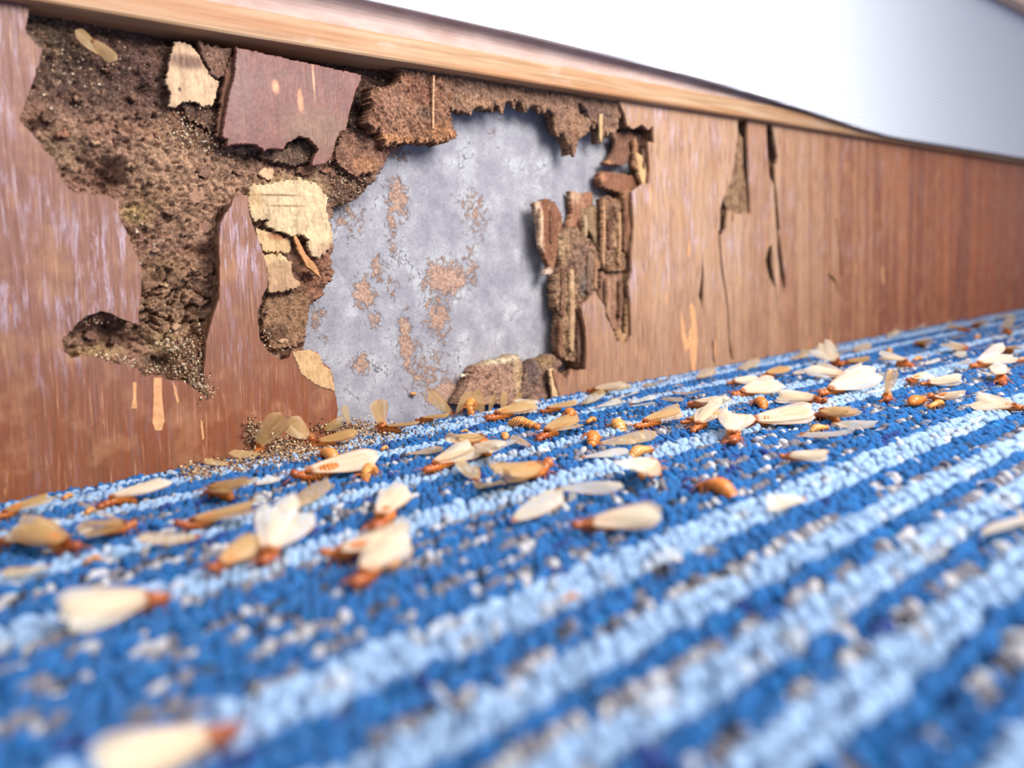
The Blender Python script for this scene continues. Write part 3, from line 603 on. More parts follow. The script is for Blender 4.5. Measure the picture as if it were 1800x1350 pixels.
# ---- splinters and galleries at the right side of the hole
SP = [
 ('wood_splinter', [(940, 354), (958, 350), (977, 354), (994, 380), (990, 400), (982, 440), (975, 470), (972, 483), (957, 483), (964, 468), (954, 440), (949, 408), (946, 382)], 3.4, 2.0, (128, 84, 62), [(948, 400, 7, 60, (206, 176, 150), .9), (960, 478, 12, 8, (216, 186, 166), .9)], 0.5, 'pale edged splinter'),
 ('wood_splinter', [(1003, 334), (1022, 340), (1046, 336), (1045, 367), (1030, 372), (1026, 402), (1020, 440), (999, 420), (1000, 396), (1007, 372)], 6.0, 2.0, (150, 104, 80), [(1012, 345, 10, 10, (206, 172, 140), .6)], 0.6, None),
 ('gallery_wall', [(979, 413), (992, 400), (1014, 400), (1032, 415), (1050, 440), (1055, 471), (1042, 476), (1044, 511), (1024, 536), (1028, 576), (1033, 614), (1034, 642), (1014, 646), (1012, 637), (982, 629), (978, 601), (984, 551), (974, 541), (974, 488), (987, 468), (982, 438)], 3.8, 3.2,
   (156, 120, 92), [(985, 430, 12, 26, (196, 162, 120), .8), (1003, 470, 8, 16, (92, 64, 52), .8), (1028, 500, 12, 26, (112, 104, 100), .9), (1000, 560, 14, 70, (172, 134, 100), .6), (1024, 450, 20, 30, (140, 108, 96), .6), (1022, 600, 6, 50, (84, 56, 46), .7)], 1.3, 'knobbly brown insect gallery wall'),
 ('wood_splinter', [(1023, 368), (1046, 362), (1056, 372), (1054, 402), (1056, 440), (1048, 436), (1040, 412), (1026, 392)], 4.8, 1.5, (140, 112, 84), (), 0.7, None),
 ('gallery_wall', [(1059, 349), (1067, 344), (1090, 352), (1094, 400), (1096, 440), (1108, 458), (1105, 476), (1067, 478), (1062, 440), (1055, 400)], 3.2, 2.8, (150, 112, 84), [(1075, 385, 8, 34, (96, 62, 48), .8), (1084, 420, 10, 26, (196, 158, 116), .7), (1085, 438, 12, 6, (70, 44, 38), .9)], 1.0, None),
 ('wood_splinter', [(1095, 336), (1104, 331), (1111, 334), (1112, 400), (1113, 446), (1104, 448), (1100, 400)], 1.6, 2.2, (146, 102, 72), [(1103, 400, 3, 60, (110, 70, 52), .8)], 0.4, None),
 ('wood_splinter', [(1059, 478), (1108, 478), (1108, 501), (1100, 521), (1103, 564), (1092, 585), (1080, 581), (1066, 551), (1060, 526)], 4.0, 3.0, (142, 104, 82), [(1102, 500, 8, 30, (90, 58, 46), .8)], 0.5, None),
 ('wood_splinter', [(1104, 560), (1111, 576), (1112, 592), (1102, 606), (1088, 603), (1084, 585), (1092, 578), (1096, 588), (1100, 584)], 1.8, 1.8, (172, 132, 96), (), 0.3, None),
 ('wood_splinter', [(1080, 239), (1090, 232), (1123, 236), (1120, 256), (1105, 286), (1090, 291), (1067, 289), (1063, 284), (1075, 276), (1085, 256)], 4.4, 2.0, (122, 84, 66), [(1070, 286, 8, 6, (176, 120, 86), .8)], 0.5, None),
 ('wood_splinter', [(1054, 304), (1064, 301), (1118, 309), (1124, 327), (1090, 340), (1065, 331), (1056, 324)], 4.6, 3.0, (132, 88, 66), [(1060, 312, 8, 8, (176, 122, 92), .9)], 0.3, 'stubby brown peg of wood'),
 ('wood_splinter', [(1115, 266), (1126, 270), (1138, 286), (1145, 319), (1130, 326), (1122, 300)], 1.8, 1.6, (204, 164, 116), [(1118, 290, 3, 30, (120, 80, 58), .7)], 0.2, 'pale wedge of split wood'),
 ('wood_splinter', [(1085, 180), (1100, 205), (1108, 228), (1122, 232), (1140, 236), (1146, 262), (1120, 262), (1118, 240), (1096, 236), (1086, 222)], 5.4, 3.0, (92, 66, 58), (), 0.6, None),
 ('wood_chunk', [(856, 637), (880, 632), (911, 622), (921, 647), (926, 672), (916, 685), (905, 712), (800, 712), (823, 675), (836, 647)], 4.2, 4.5, (172, 134, 112), [(885, 632, 40, 7, (232, 208, 172), .95), (912, 660, 12, 26, (206, 172, 130), .8), (850, 665, 30, 20, (176, 132, 108), .6)], 0.8, 'mud caked chunk with a cream top edge'),
 ('wood_chunk', [(924, 640), (949, 632), (972, 622), (989, 637), (982, 649), (980, 712), (912, 712), (918, 680)], 3.4, 4.5, (140, 108, 92), [(936, 650, 14, 26, (92, 76, 76), .8), (962, 636, 16, 10, (176, 142, 98), .8), (950, 685, 26, 16, (156, 120, 104), .6)], 1.0, 'dark crumbly chunk'),
 ('wood_flake', [(809, 658), (830, 657), (829, 664), (812, 664)], 6.5, 0.8, (236, 216, 184), (), 0.1, None),
 ('wood_splinter', [(965, 646), (976, 650), (984, 660), (990, 674), (986, 704), (972, 700)], 0.6, 1.0, (216, 176, 130), (), 0.2, None),
]
for i, (nm, px, y0, th, base, it, amp, lb) in enumerate(SP):
    piece(nm, px, y0, th, base, it, amp, 0.55, (0, 0), 0.22, M_ROT if nm != 'wood_splinter' else M_FLAKE, 0.25, 50 + 3 * i, bend=0.8 if nm == 'wood_splinter' and amp >= 0.5 else 0.0, label=lb, ridges=0.35 if nm == 'wood_splinter' else 0, lumps=0.6 if nm == 'gallery_wall' else 0)

# small spikes of the hanging fringe
for i, (x, y, w, h, y0) in enumerate([(864, 182, 6, 16, 2.0), (882, 180, 7, 20, 1.8), (904, 178, 5, 12, 2.4), (924, 178, 8, 20, 2.0), (948, 184, 6, 14, 2.4), (957, 186, 5, 12, 1.8), (980, 205, 9, 36, 2.2), (1000, 230, 8, 30, 2.6), (1009, 236, 8, 40, 1.8), (1030, 214, 6, 22, 2.4), (1044, 205, 6, 22, 2.2), (1068, 214, 7, 24, 2.4), (1080, 220, 6, 24, 2.6), (826, 188, 7, 14, 2.4), (805, 188, 6, 10, 2.0)]):
    piece('wood_splinter', [(x - w, y - 6), (x + w, y - 6), (x + w * 0.8, y + h * 0.35), (x + 2, y + h), (x, y + h + 1), (x - w * 0.5, y + h * 0.55)], y0, 1.2, (162, 122, 94) if i % 2 else (136, 98, 76), (), 0.25, 0.6, res=0.18, warp=0.12, seed=120 + i, mat=M_ROT)
# thin upright slivers and gallery edges at the right of the hole
for i, (x, y0_, y1_, w, d, c) in enumerate([(952, 362, 440, 4, 2.4, (196, 160, 130)), (970, 366, 430, 4, 2.6, (112, 72, 54)), (990, 470, 560, 4, 2.6, (112, 76, 58)), (1006, 470, 620, 5, 2.2, (182, 146, 110)), (1018, 560, 640, 4, 2.4, (96, 66, 54)), (986, 560, 632, 4, 2.2, (122, 82, 60)), (1036, 440, 520, 4, 2.4, (120, 92, 76)),
        (1048, 450, 512, 4, 2.8, (152, 112, 84)), (1062, 352, 470, 3, 1.6, (176, 132, 98)), (1072, 380, 440, 4, 1.8, (96, 62, 48)), (1090, 370, 470, 3, 1.6, (172, 132, 96)), (1100, 350, 446, 3, 1.0, (112, 74, 54)), (1070, 486, 560, 4, 2.6, (166, 124, 98)), (1092, 490, 560, 4, 2.4, (112, 78, 60)), (1104, 520, 592, 3, 1.4, (180, 138, 100)), (1030, 376, 420, 4, 3.0, (168, 140, 108)), (1118, 240, 300, 4, 2.2, (150, 106, 74)), (1132, 258, 300, 3, 1.6, (96, 66, 52))]):
    piece('wood_splinter', [(x - w * 0.6, y0_ + 6), (x, y0_), (x + w * 0.7, y0_ + 9), (x + w, (y0_ + y1_) / 2), (x + w * 0.6, y1_ - 5), (x + w * 0.1, y1_), (x - w * 0.8, y1_ - 9), (x - w * 0.5, (y0_ + y1_) / 2)], d, 1.6, c, (), 0.25, 0.8, res=0.18, warp=0.14, seed=150 + i)
# loose scales of wood lying in the eaten surface
rs = random.Random(21)
for i, (x, y) in enumerate([(100, 90), (140, 170), (190, 120), (235, 170), (110, 235), (85, 205), (170, 250), (215, 225), (250, 200), (280, 235), (230, 290), (270, 320), (320, 290), (360, 300), (300, 370), (345, 345), (260, 395), (325, 410), (360, 400), (275, 440), (420, 300), (470, 305), (540, 300), (290, 500), (330, 490), (350, 530), (270, 540), (310, 575), (470, 550), (520, 575), (500, 600), (550, 480), (200, 600), (160, 590), (575, 300), (400, 255)]):
    n = rs.randint(5, 7); rr = rs.uniform(8, 19); el = rs.uniform(0.5, 0.9); a0 = rs.random() * 3
    pg = [(x + rr * rs.uniform(0.6, 1.1) * math.cos(a0 + 2 * math.pi * k / n), y + el * rr * rs.uniform(0.6, 1.1) * math.sin(a0 + 2 * math.pi * k / n)) for k in range(n)]
    c = rs.choice([(150, 112, 92), (176, 138, 108), (118, 84, 70), (196, 160, 124), (138, 98, 78), (164, 112, 88)])
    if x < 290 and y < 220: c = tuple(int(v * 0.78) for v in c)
    sx, sz = W(x, y, 4.0); yb = float(y_r1(np.array([sx]), np.array([sz]))[0])
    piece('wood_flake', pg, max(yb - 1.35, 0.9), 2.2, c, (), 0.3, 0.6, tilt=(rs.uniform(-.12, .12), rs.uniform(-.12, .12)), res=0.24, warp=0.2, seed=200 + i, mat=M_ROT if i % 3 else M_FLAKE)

# ================================================================== CARPET (loop pile)
rng = np.random.default_rng(5)
def loop_mesh(seed):
    """one two-ply yarn loop: an arch along x, its plies twisted round each other"""
    V = []; Fc = []; ply = []; r = random.Random(seed)
    for p in range(2):
        k0 = len(V); nseg = 11; ns = 7; ph = p * math.pi + r.random()
        for i in range(nseg + 1):
            t = i / nseg; a = math.pi * (1.04 * t - 0.02)
            cx, cz = -1.25 * math.cos(a), -2.7 + 2.2 * max(math.sin(a), 0) ** 0.7
            tx, tz = 1.25 * math.sin(a), 1.9 * math.cos(a); q = math.hypot(tx, tz) + 1e-6; nx, nz = -tz / q, tx / q
            th = ph + t * 4.6
            ox, oy = math.cos(th) * 0.42, math.sin(th) * 0.5
            px, py, pz = cx + nx * ox, oy, cz + nz * ox
            for s in range(ns):
                b = 2 * math.pi * s / ns; rr = 0.58 * (0.74 + 0.5 * r.random())
                V.append((px + nx * rr * math.cos(b), py + rr * 1.1 * math.sin(b), pz + nz * rr * math.cos(b))); ply.append(float(p))
        for i in range(nseg):
            for s in range(ns):
                s2 = (s + 1) % ns; a = k0 + i * ns
                Fc.append((a + s, a + s2, a + ns + s2, a + ns + s))
    me = mesh_from('yarn_loop', V, Fc, M_YARN)
    at = me.attributes.new('ply', 'FLOAT', 'POINT'); at.data.foreach_set('value', ply)
    return me
LB, BL, FL_, MX = 0, 1, 2, 3
def row_kind(y):
    for lo, hi, k in [(-3, 0, BL), (-6, -3, LB), (-8.5, -6, BL), (-16, -8.5, LB), (-21.5, -16, BL), (-24, -21.5, FL_), (-30, -24, LB), (-35, -30, BL), (-38, -35, FL_), (-43, -38, BL), (-46, -43, FL_), (-49, -46, BL), (-55, -49, LB), (-57.5, -55, FL_), (-60, -57.5, BL), (-64, -60, FL_), (-67, -64, MX), (-72.5, -67, BL), (-79.2, -72.5, LB),
                      (-82, -79.2, FL_), (-85, -82, BL), (-87.5, -85, FL_), (-91, -87.5, BL), (-93.5, -91, FL_), (-97, -93.5, MX), (-100, -97, BL), (-103, -100, FL_), (-105.5, -103, BL), (-108, -105.5, FL_), (-110.5, -108, BL), (-117.5, -110.5, LB), (-122.5, -117.5, BL), (-125.2, -122.5, FL_), (-130.5, -125.2, LB), (-132.8, -130.5, BL), (-135.2, -132.8, FL_),
                      (-141, -135.2, LB), (-143.5, -141, BL), (-146, -143.5, FL_), (-152, -146, LB), (-154.8, -152, BL), (-157.3, -154.8, FL_), (-160, -157.3, BL), (-166, -160, LB)]:
        if lo <= y < hi:
            if k is None: return [BL, LB, BL, FL_][int(-y / 4.2) % 4]
            return k
    return [LB, LB, BL, FL_, BL, BL][int(-y / 2.6) % 6]
pts = []; rot = []; scl = []; ca = []; cb = []
cLB = lin((134, 168, 212)); cLB2 = lin((160, 190, 226)); cBL = lin((18, 126, 190)); cBL2 = lin((12, 98, 166)); cW = lin((222, 218, 216)); cGY = lin((126, 120, 128)); cDK = lin((48, 50, 66))
y = -1.2; yrows = []
while y > -330: yrows.append(y); y -= 2.62 if y < -110 else 2.5
for ry in yrows:
    k = row_kind(ry); n = int(1200 / 1.4)
    xs = -200 + 1.4 * np.arange(n) + rng.uniform(-0.45, 0.45, n)
    ys = ry + rng.normal(0, 0.2, n) + 0.9 * (vn(xs * 0.07, xs * 0 + ry, 3) - 0.5)
    zs = rng.normal(-0.2, 0.16, n) + {LB: 0.1, BL: 0.0, FL_: -0.25, MX: -0.1}[k]
    pts.append(np.stack([xs, ys, zs], 1)) 
    rot.append(np.stack([rng.normal(0, 0.2, n), rng.normal(0, 0.14, n), rng.normal(0.42, 0.28, n)], 1)); scl.append(rng.uniform(0.82, 1.16, n))
    u = rng.random(n); clump = vn(xs * 0.24, xs * 0 + ry * 3.1, 9)
    A = np.zeros((n, 3)); B = np.zeros((n, 3))
    if k == LB:
        A[:] = cLB; B[:] = cLB2; w = (clump > 0.74) & (u < 0.6); A[w] = cW; B[w] = lin((190, 200, 216)); w = clump < 0.1; A[w] = cBL
    else:
        A[:] = cBL; B[:] = cBL2; th = {BL: 0.86, MX: 0.6, FL_: 0.42}[k]
        w = (clump > th) & (u < 0.85); A[w] = cW; B[w] = cGY
        w2 = w & (u < 0.1); B[w2] = cDK; w3 = w & (u > 0.55); B[w3] = lin((204, 200, 202)); w4 = (clump < 0.12); B[w4] = lin((16, 54, 130))
    f = rng.uniform(0.82, 1.14, (n, 1)); ca.append(A * f); cb.append(B * f)
pts = np.concatenate(pts); rot = np.concatenate(rot); scl = np.concatenate(scl); ca = np.clip(np.concatenate(ca), 0, 1); cb = np.clip(np.concatenate(cb), 0, 1)
pm = bpy.data.meshes.new('carpet'); pm.vertices.add(len(pts)); pm.vertices.foreach_set('co', (pts * MM).ravel())
def add_at(nm, typ, key, arr):
    a = pm.attributes.new(nm, typ, 'POINT'); a.data.foreach_set(key, np.ascontiguousarray(arr, dtype=np.float32).ravel())
add_at('rot', 'FLOAT_VECTOR', 'vector', rot); add_at('scl', 'FLOAT', 'value', scl)
one = np.ones((len(pts), 1)); add_at('colA', 'FLOAT_COLOR', 'color', np.hstack([ca, one])); add_at('colB', 'FLOAT_COLOR', 'color', np.hstack([cb, one]))
carpet = obj('carpet', pm, label='low loop pile carpet in blue, pale blue and flecked grey stripes running along the wall', cat='carpet', kind='stuff')
loops = []
for s in range(3):
    lo = bpy.data.objects.new('yarn_loop', loop_mesh(s)); loops.append(lo)
ng = bpy.data.node_groups.new('loop_pile', 'GeometryNodeTree')
ng.interface.new_socket('Geometry', in_out='INPUT', socket_type='NodeSocketGeometry'); ng.interface.new_socket('Geometry', in_out='OUTPUT', socket_type='NodeSocketGeometry')
gi = ng.nodes.new('NodeGroupInput'); go = ng.nodes.new('NodeGroupOutput')
ip = ng.nodes.new('GeometryNodeInstanceOnPoints'); gti = ng.nodes.new('GeometryNodeGeometryToInstance')
for lo in reversed(loops):
    oi = ng.nodes.new('GeometryNodeObjectInfo'); oi.inputs[0].default_value = lo; oi.inputs['As Instance'].default_value = False
    ng.links.new(oi.outputs['Geometry'], gti.inputs[0])
na = ng.nodes.new('GeometryNodeInputNamedAttribute'); na.data_type = 'FLOAT_VECTOR'; na.inputs[0].default_value = 'rot'
ns = ng.nodes.new('GeometryNodeInputNamedAttribute'); ns.data_type = 'FLOAT'; ns.inputs[0].default_value = 'scl'
ri = ng.nodes.new('FunctionNodeRandomValue'); ri.data_type = 'INT'; ri.inputs[4].default_value = 0; ri.inputs[5].default_value = 2
ng.links.new(gi.outputs[0], ip.inputs['Points']); ng.links.new(gti.outputs[0], ip.inputs['Instance']); ip.inputs['Pick Instance'].default_value = True
ng.links.new(ri.outputs[2], ip.inputs['Instance Index']); ng.links.new(na.outputs[0], ip.inputs['Rotation']); ng.links.new(ns.outputs[0], ip.inputs['Scale'])
# mesh data is in metres already; instances keep their real size
ng.links.new(ip.outputs[0], go.inputs[0])
md = carpet.modifiers.new('pile', 'NODES'); md.node_group = ng
pm.materials.append(M_YARN)

# ================================================================== FRASS
def frass(name, spots, n, seed, parent=None, **k):
    r = np.random.default_rng(seed); V = []; Fc = []; C = []
    ico = np.array([(0, 0, 1), (0.9, 0, 0.2), (-0.4, 0.8, 0.2), (-0.5, -0.8, 0.2), (0, 0, -0.9)]); fi = [(0, 1, 2), (0, 2, 3), (0, 3, 1), (4, 2, 1), (4, 3, 2), (4, 1, 3)]
    pal = [lin(c) for c in [(206, 170, 128), (168, 126, 92), (122, 88, 68), (226, 204, 170), (150, 104, 74), (90, 62, 50)]]
    ws = np.array([s[4] for s in spots], float); ws /= ws.sum()
    for i in range(n):
        s = spots[r.choice(len(spots), p=ws)]
        x, y_ = G(s[0] + r.normal(0, s[2]), s[1] + r.normal(0, s[3])); y_ = min(y_, 7.0)
        hz = s[5] * math.exp(-((y_ + 1) / 6.0) ** 2) if y_ < 2 else s[5]
        sz = r.uniform(0.22, 0.55); q = r.normal(0, 1, (3, 3)); q, _ = np.linalg.qr(q)
        k0 = len(V); P = (ico * np.array([1.3, 1, 0.8])) @ q * sz * 0.8
        P += (x, y_, abs(r.normal(0, 1)) * hz * 0.6 + 0.25)
        V += P.tolist(); Fc += [tuple(k0 + a for a in f) for f in fi]; C += [pal[r.integers(6)] * r.uniform(0.8, 1.1)] * 5
    return obj(name, mesh_from(name, V, Fc, M_FRASS, np.clip(np.array(C), 0, 1), False), parent, kind='stuff', **k)
frass('frass', [(500, 790, 40, 9, 4, 1.6), (470, 800, 40, 8, 3, 1.6), (400, 818, 30, 7, 2, 1.2), (345, 832, 18, 6, 1.2, 1.0), (560, 785, 40, 10, 3, 1.0), (620, 765, 45, 10, 2.5, .8), (700, 757, 50, 7, 1.2, .4), (455, 765, 10, 8, 1.5, 4.5), (480, 772, 18, 8, 2, 4.0), (600, 755, 30, 5, 1.4, 1.8)], 3600, 3,
      label='crumbly brown frass heaped along the foot of the board', cat='frass')

def crumbs(spots, n, seed, y0):
    r = np.random.default_rng(seed); V = []; Fc = []; C = []
    ico = np.array([(0, 0, 1), (0.9, 0, 0.2), (-0.4, 0.8, 0.2), (-0.5, -0.8, 0.2), (0, 0, -0.9)]); fi = [(0, 1, 2), (0, 2, 3), (0, 3, 1), (4, 2, 1), (4, 3, 2), (4, 1, 3)]
    pal = [lin(c) for c in [(196, 162, 126), (164, 124, 94), (120, 86, 68), (220, 200, 170), (146, 102, 76), (88, 62, 50)]]
    ws = np.array([s[4] for s in spots], float); ws /= ws.sum()
    for i in range(n):
        s = spots[r.choice(len(spots), p=ws)]; d = s[5] if len(s) > 5 else y0
        x, z = W(s[0] + r.normal(0, s[2]), s[1] + r.normal(0, s[3]), d)
        sz = r.uniform(0.16, 0.42); q = r.normal(0, 1, (3, 3)); q, _ = np.linalg.qr(q); k0 = len(V)
        P = (ico * np.array([1.3, 1, 0.8])) @ q * sz + (x, d + abs(r.normal(0, .4)), z)
        V += P.tolist(); Fc += [tuple(k0 + a for a in f) for f in fi]; C += [pal[r.integers(6)] * r.uniform(0.8, 1.15)] * 5
    return obj('frass_crust', mesh_from('frass_crust', V, Fc, M_FRASS, np.clip(np.array(C), 0, 1), False), board, kind='stuff', label='crumbly crust of frass grains')
crumbs([(318, 606, 16, 8, 2, 1.2), (338, 640, 18, 22, 4, 1.4), (360, 680, 8, 12, 1.5, -0.1), (345, 668, 14, 12, 1.5, 0.6), (150, 560, 22, 6, .8, 2.0), (200, 632, 40, 8, 1, 1.6), (270, 650, 20, 8, .6, 1.6), (615, 318, 18, 16, 2.0, 3.6), (330, 220, 34, 14, 1.2, 2.2), (360, 250, 40, 14, 1, 2.0), (570, 275, 24, 8, .8, 2.6), (250, 420, 20, 30, .5, 2.6), (465, 610, 14, 14, .6, 1.5), (452, 762, 10, 12, 2.0, -0.8), (484, 776, 16, 10, 2.0, -1.0), (590, 752, 22, 6, 1.0, -0.5), (130, 120, 50, 50, 1, 3.2)], 3600, 8, 1.5)

# ================================================================== TERMITES
def tube(V, Fc, path, radii, ns=6, close=True):
    k0 = len(V); n = len(path)
    for i, p in enumerate(path):
        a = np.array(path[max(i - 1, 0)], float); b = np.array(path[min(i + 1, n - 1)], float); t = b - a; t /= np.linalg.norm(t) + 1e-9
        u = np.cross(t, (0.1, 0.2, 1.0)); u /= np.linalg.norm(u) + 1e-9; w = np.cross(u, t)
        r = radii[i]; ru, rw = (r if isinstance(r, tuple) else (r, r))
        for s in range(ns):
            g = 2 * math.pi * s / ns; V.append(tuple(np.array(p) + u * ru * math.cos(g) + w * rw * math.sin(g)))
    for i in range(n - 1):
        for s in range(ns):
            s2 = (s + 1) % ns; Fc.append((k0 + i * ns + s, k0 + i * ns + s2, k0 + (i + 1) * ns + s2, k0 + (i + 1) * ns + s))
    Fc.append(tuple(k0 + s for s in range(ns))[::-1]); Fc.append(tuple(k0 + (n - 1) * ns + s for s in range(ns)))
def body_mesh(curl=0.0, pale=False):
    # head at -x, tail at +x; one continuous surface with the ring joints of the abdomen
    prof = [(-3.6, .12), (-3.5, .42), (-3.2, .66), (-2.8, .74), (-2.45, .62), (-2.3, .46), (-2.15, .6), (-1.8, .76), (-1.45, .74), (-1.35, .66), (-1.0, .82), (-0.5, .84), (-0.35, .74)]
    x = -0.3
    for i in range(7):
        r = [.86, .98, 1.04, 1.04, .98, .86, .66][i]; L = .56
        prof += [(x + .04, r * 0.93), (x + L * .3, r), (x + L * .75, r), (x + L, r * 0.86)]; x += L
    prof += [(x + .12, .4), (x + .25, .1)]
    path = []; rad = []; cols = []
    for px_, r in prof:
        a = curl * (px_) / 3.6
        path.append((3.6 * math.sin(a) / curl if curl else px_, 0, (3.6 * (1 - math.cos(a)) / curl if curl else 0) * -1.0 + 0.12 * math.sin(px_)))
        rad.append((r * 0.98, r * 0.8))
    V = []; Fc = []; tube(V, Fc, path, rad, 12)
    for (px_, r) in prof:
        c = lin((140, 62, 24)) if px_ < -2.3 else (lin((164, 80, 28)) if px_ < -0.35 else lin((214, 122, 42)))
        if pale: c = lin((220, 158, 84)) if px_ > -2.3 else lin((184, 110, 50))
        f = ((px_ + 0.3) / .56) % 1.0
        if px_ > -0.3 and (f < 0.12 or f > 0.93): c = c * 0.62
        cols += [c] * 12
    return mesh_from('body', V, Fc, M_BODY, np.array(cols))
def wing_mesh(bend=0.0, twist=0.0, curl=0.0, seed=0):
    n, mx = 14, 8; V = []; C = []; T_ = []; Fc = []
    for i in range(n + 1):
        t = i / n; xx = 11.0 * t; wd = 0.35 + 3.05 * (math.sin(math.pi * min(1, t ** 0.8 * 0.62 + 0.02)) ** 1.1); wd *= (1 - max(0, (t - 0.8) / 0.2) ** 2.4 * 0.93)
        for j in range(mx + 1):
            s = j / mx; yy = (s - 0.38) * wd; zz = 0.35 * math.sin(math.pi * s) * t + bend * t * t * 3 + twist * (s - 0.4) * t * 2 + curl * (abs(s - 0.4) ** 2) * 4 * t + 0.10 * math.sin(7 * t + 5 * s + seed)
            V.append((xx, yy, zz)); cc = lin((250, 242, 228)) * (1 - 0.05 * ((i + j) % 2))
            th = 0.42
            if j == 0: cc = lin((206, 156, 112)); th = 0.05
            elif j in (3, 6): cc = lin((236, 220, 194)); th = 0.3
            if i <= 1: cc = lin((170, 100, 50)); th = 0.02
            C.append(cc); T_.append(th)
    for i in range(n):
        for j in range(mx):
            a = i * (mx + 1) + j; Fc.append((a, a + mx + 1, a + mx + 2, a + 1))
    me = mesh_from('wing', V, Fc, M_WING, np.array(C))
    at = me.attributes.new('thin', 'FLOAT', 'POINT'); at.data.foreach_set('value', T_)
    return me
def leg_mesh(name, path, r0=0.13):
    V = []; Fc = []; tube(V, Fc, path, [r0 * (1 - 0.65 * i / (len(path) - 1)) for i in range(len(path))], 5)
    return mesh_from(name, V, Fc, M_LEG)
BODY = [body_mesh(0.001), body_mesh(0.5), body_mesh(-0.45), body_mesh(1.3, True), body_mesh(0.3, True)]
WING = [wing_mesh(0, 0, 0, 0), wing_mesh(0.25, 0.3, 0, 1), wing_mesh(-0.12, -0.2, 0.25, 2), wing_mesh(0.5, 0.1, -0.2, 3), wing_mesh(-0.3, 0.5, 0.5, 4)]
LEG = [leg_mesh('leg', [(x, s * 0.4, -0.4), (x + dx * .6, s * 1.3, -0.1), (x + dx, s * 1.8, -0.9), (x + dx * 1.3, s * 2.1, -1.0)]) for s in (-1, 1) for (x, dx) in ((-1.8, -0.8), (-1.1, 0.2), (-0.5, 1.1))]
ANT = [leg_mesh('antenna', [(-3.3, s * 0.3, 0.1), (-3.9, s * 0.7, 0.3), (-4.6, s * 1.1, 0.1), (-5.1, s * 1.2, -0.2)], 0.09) for s in (-1, 1)]
R = random.Random(4)
AMBER = ('yellow', 'ochre', 'olive', 'tan', 'amber', 'brown wing', 'straw', 'dim', 'beige')
def tint_wing(o, label):
    if any(a in label for a in AMBER) and 'white' not in label:
        o.material_slots[0].link = 'OBJECT'; o.material_slots[0].material = M_WING2
def lean(d, origin):
    side = Vector((-d.y, d.x, 0)); c = Vector((0, -CAM_D, 0)) - Vector((origin.x, origin.y, 0)); c.normalize()
    return -c.dot(side)
def add_wing(parent, mesh, loc, rx, ry, rz, sc=1.0, flip=False):
    o = obj('wing', mesh, parent); o.location = Vector(loc) * MM; o.rotation_euler = (rx, ry, rz)
    o.scale = (sc, sc * (-1 if flip else 1), sc); return o
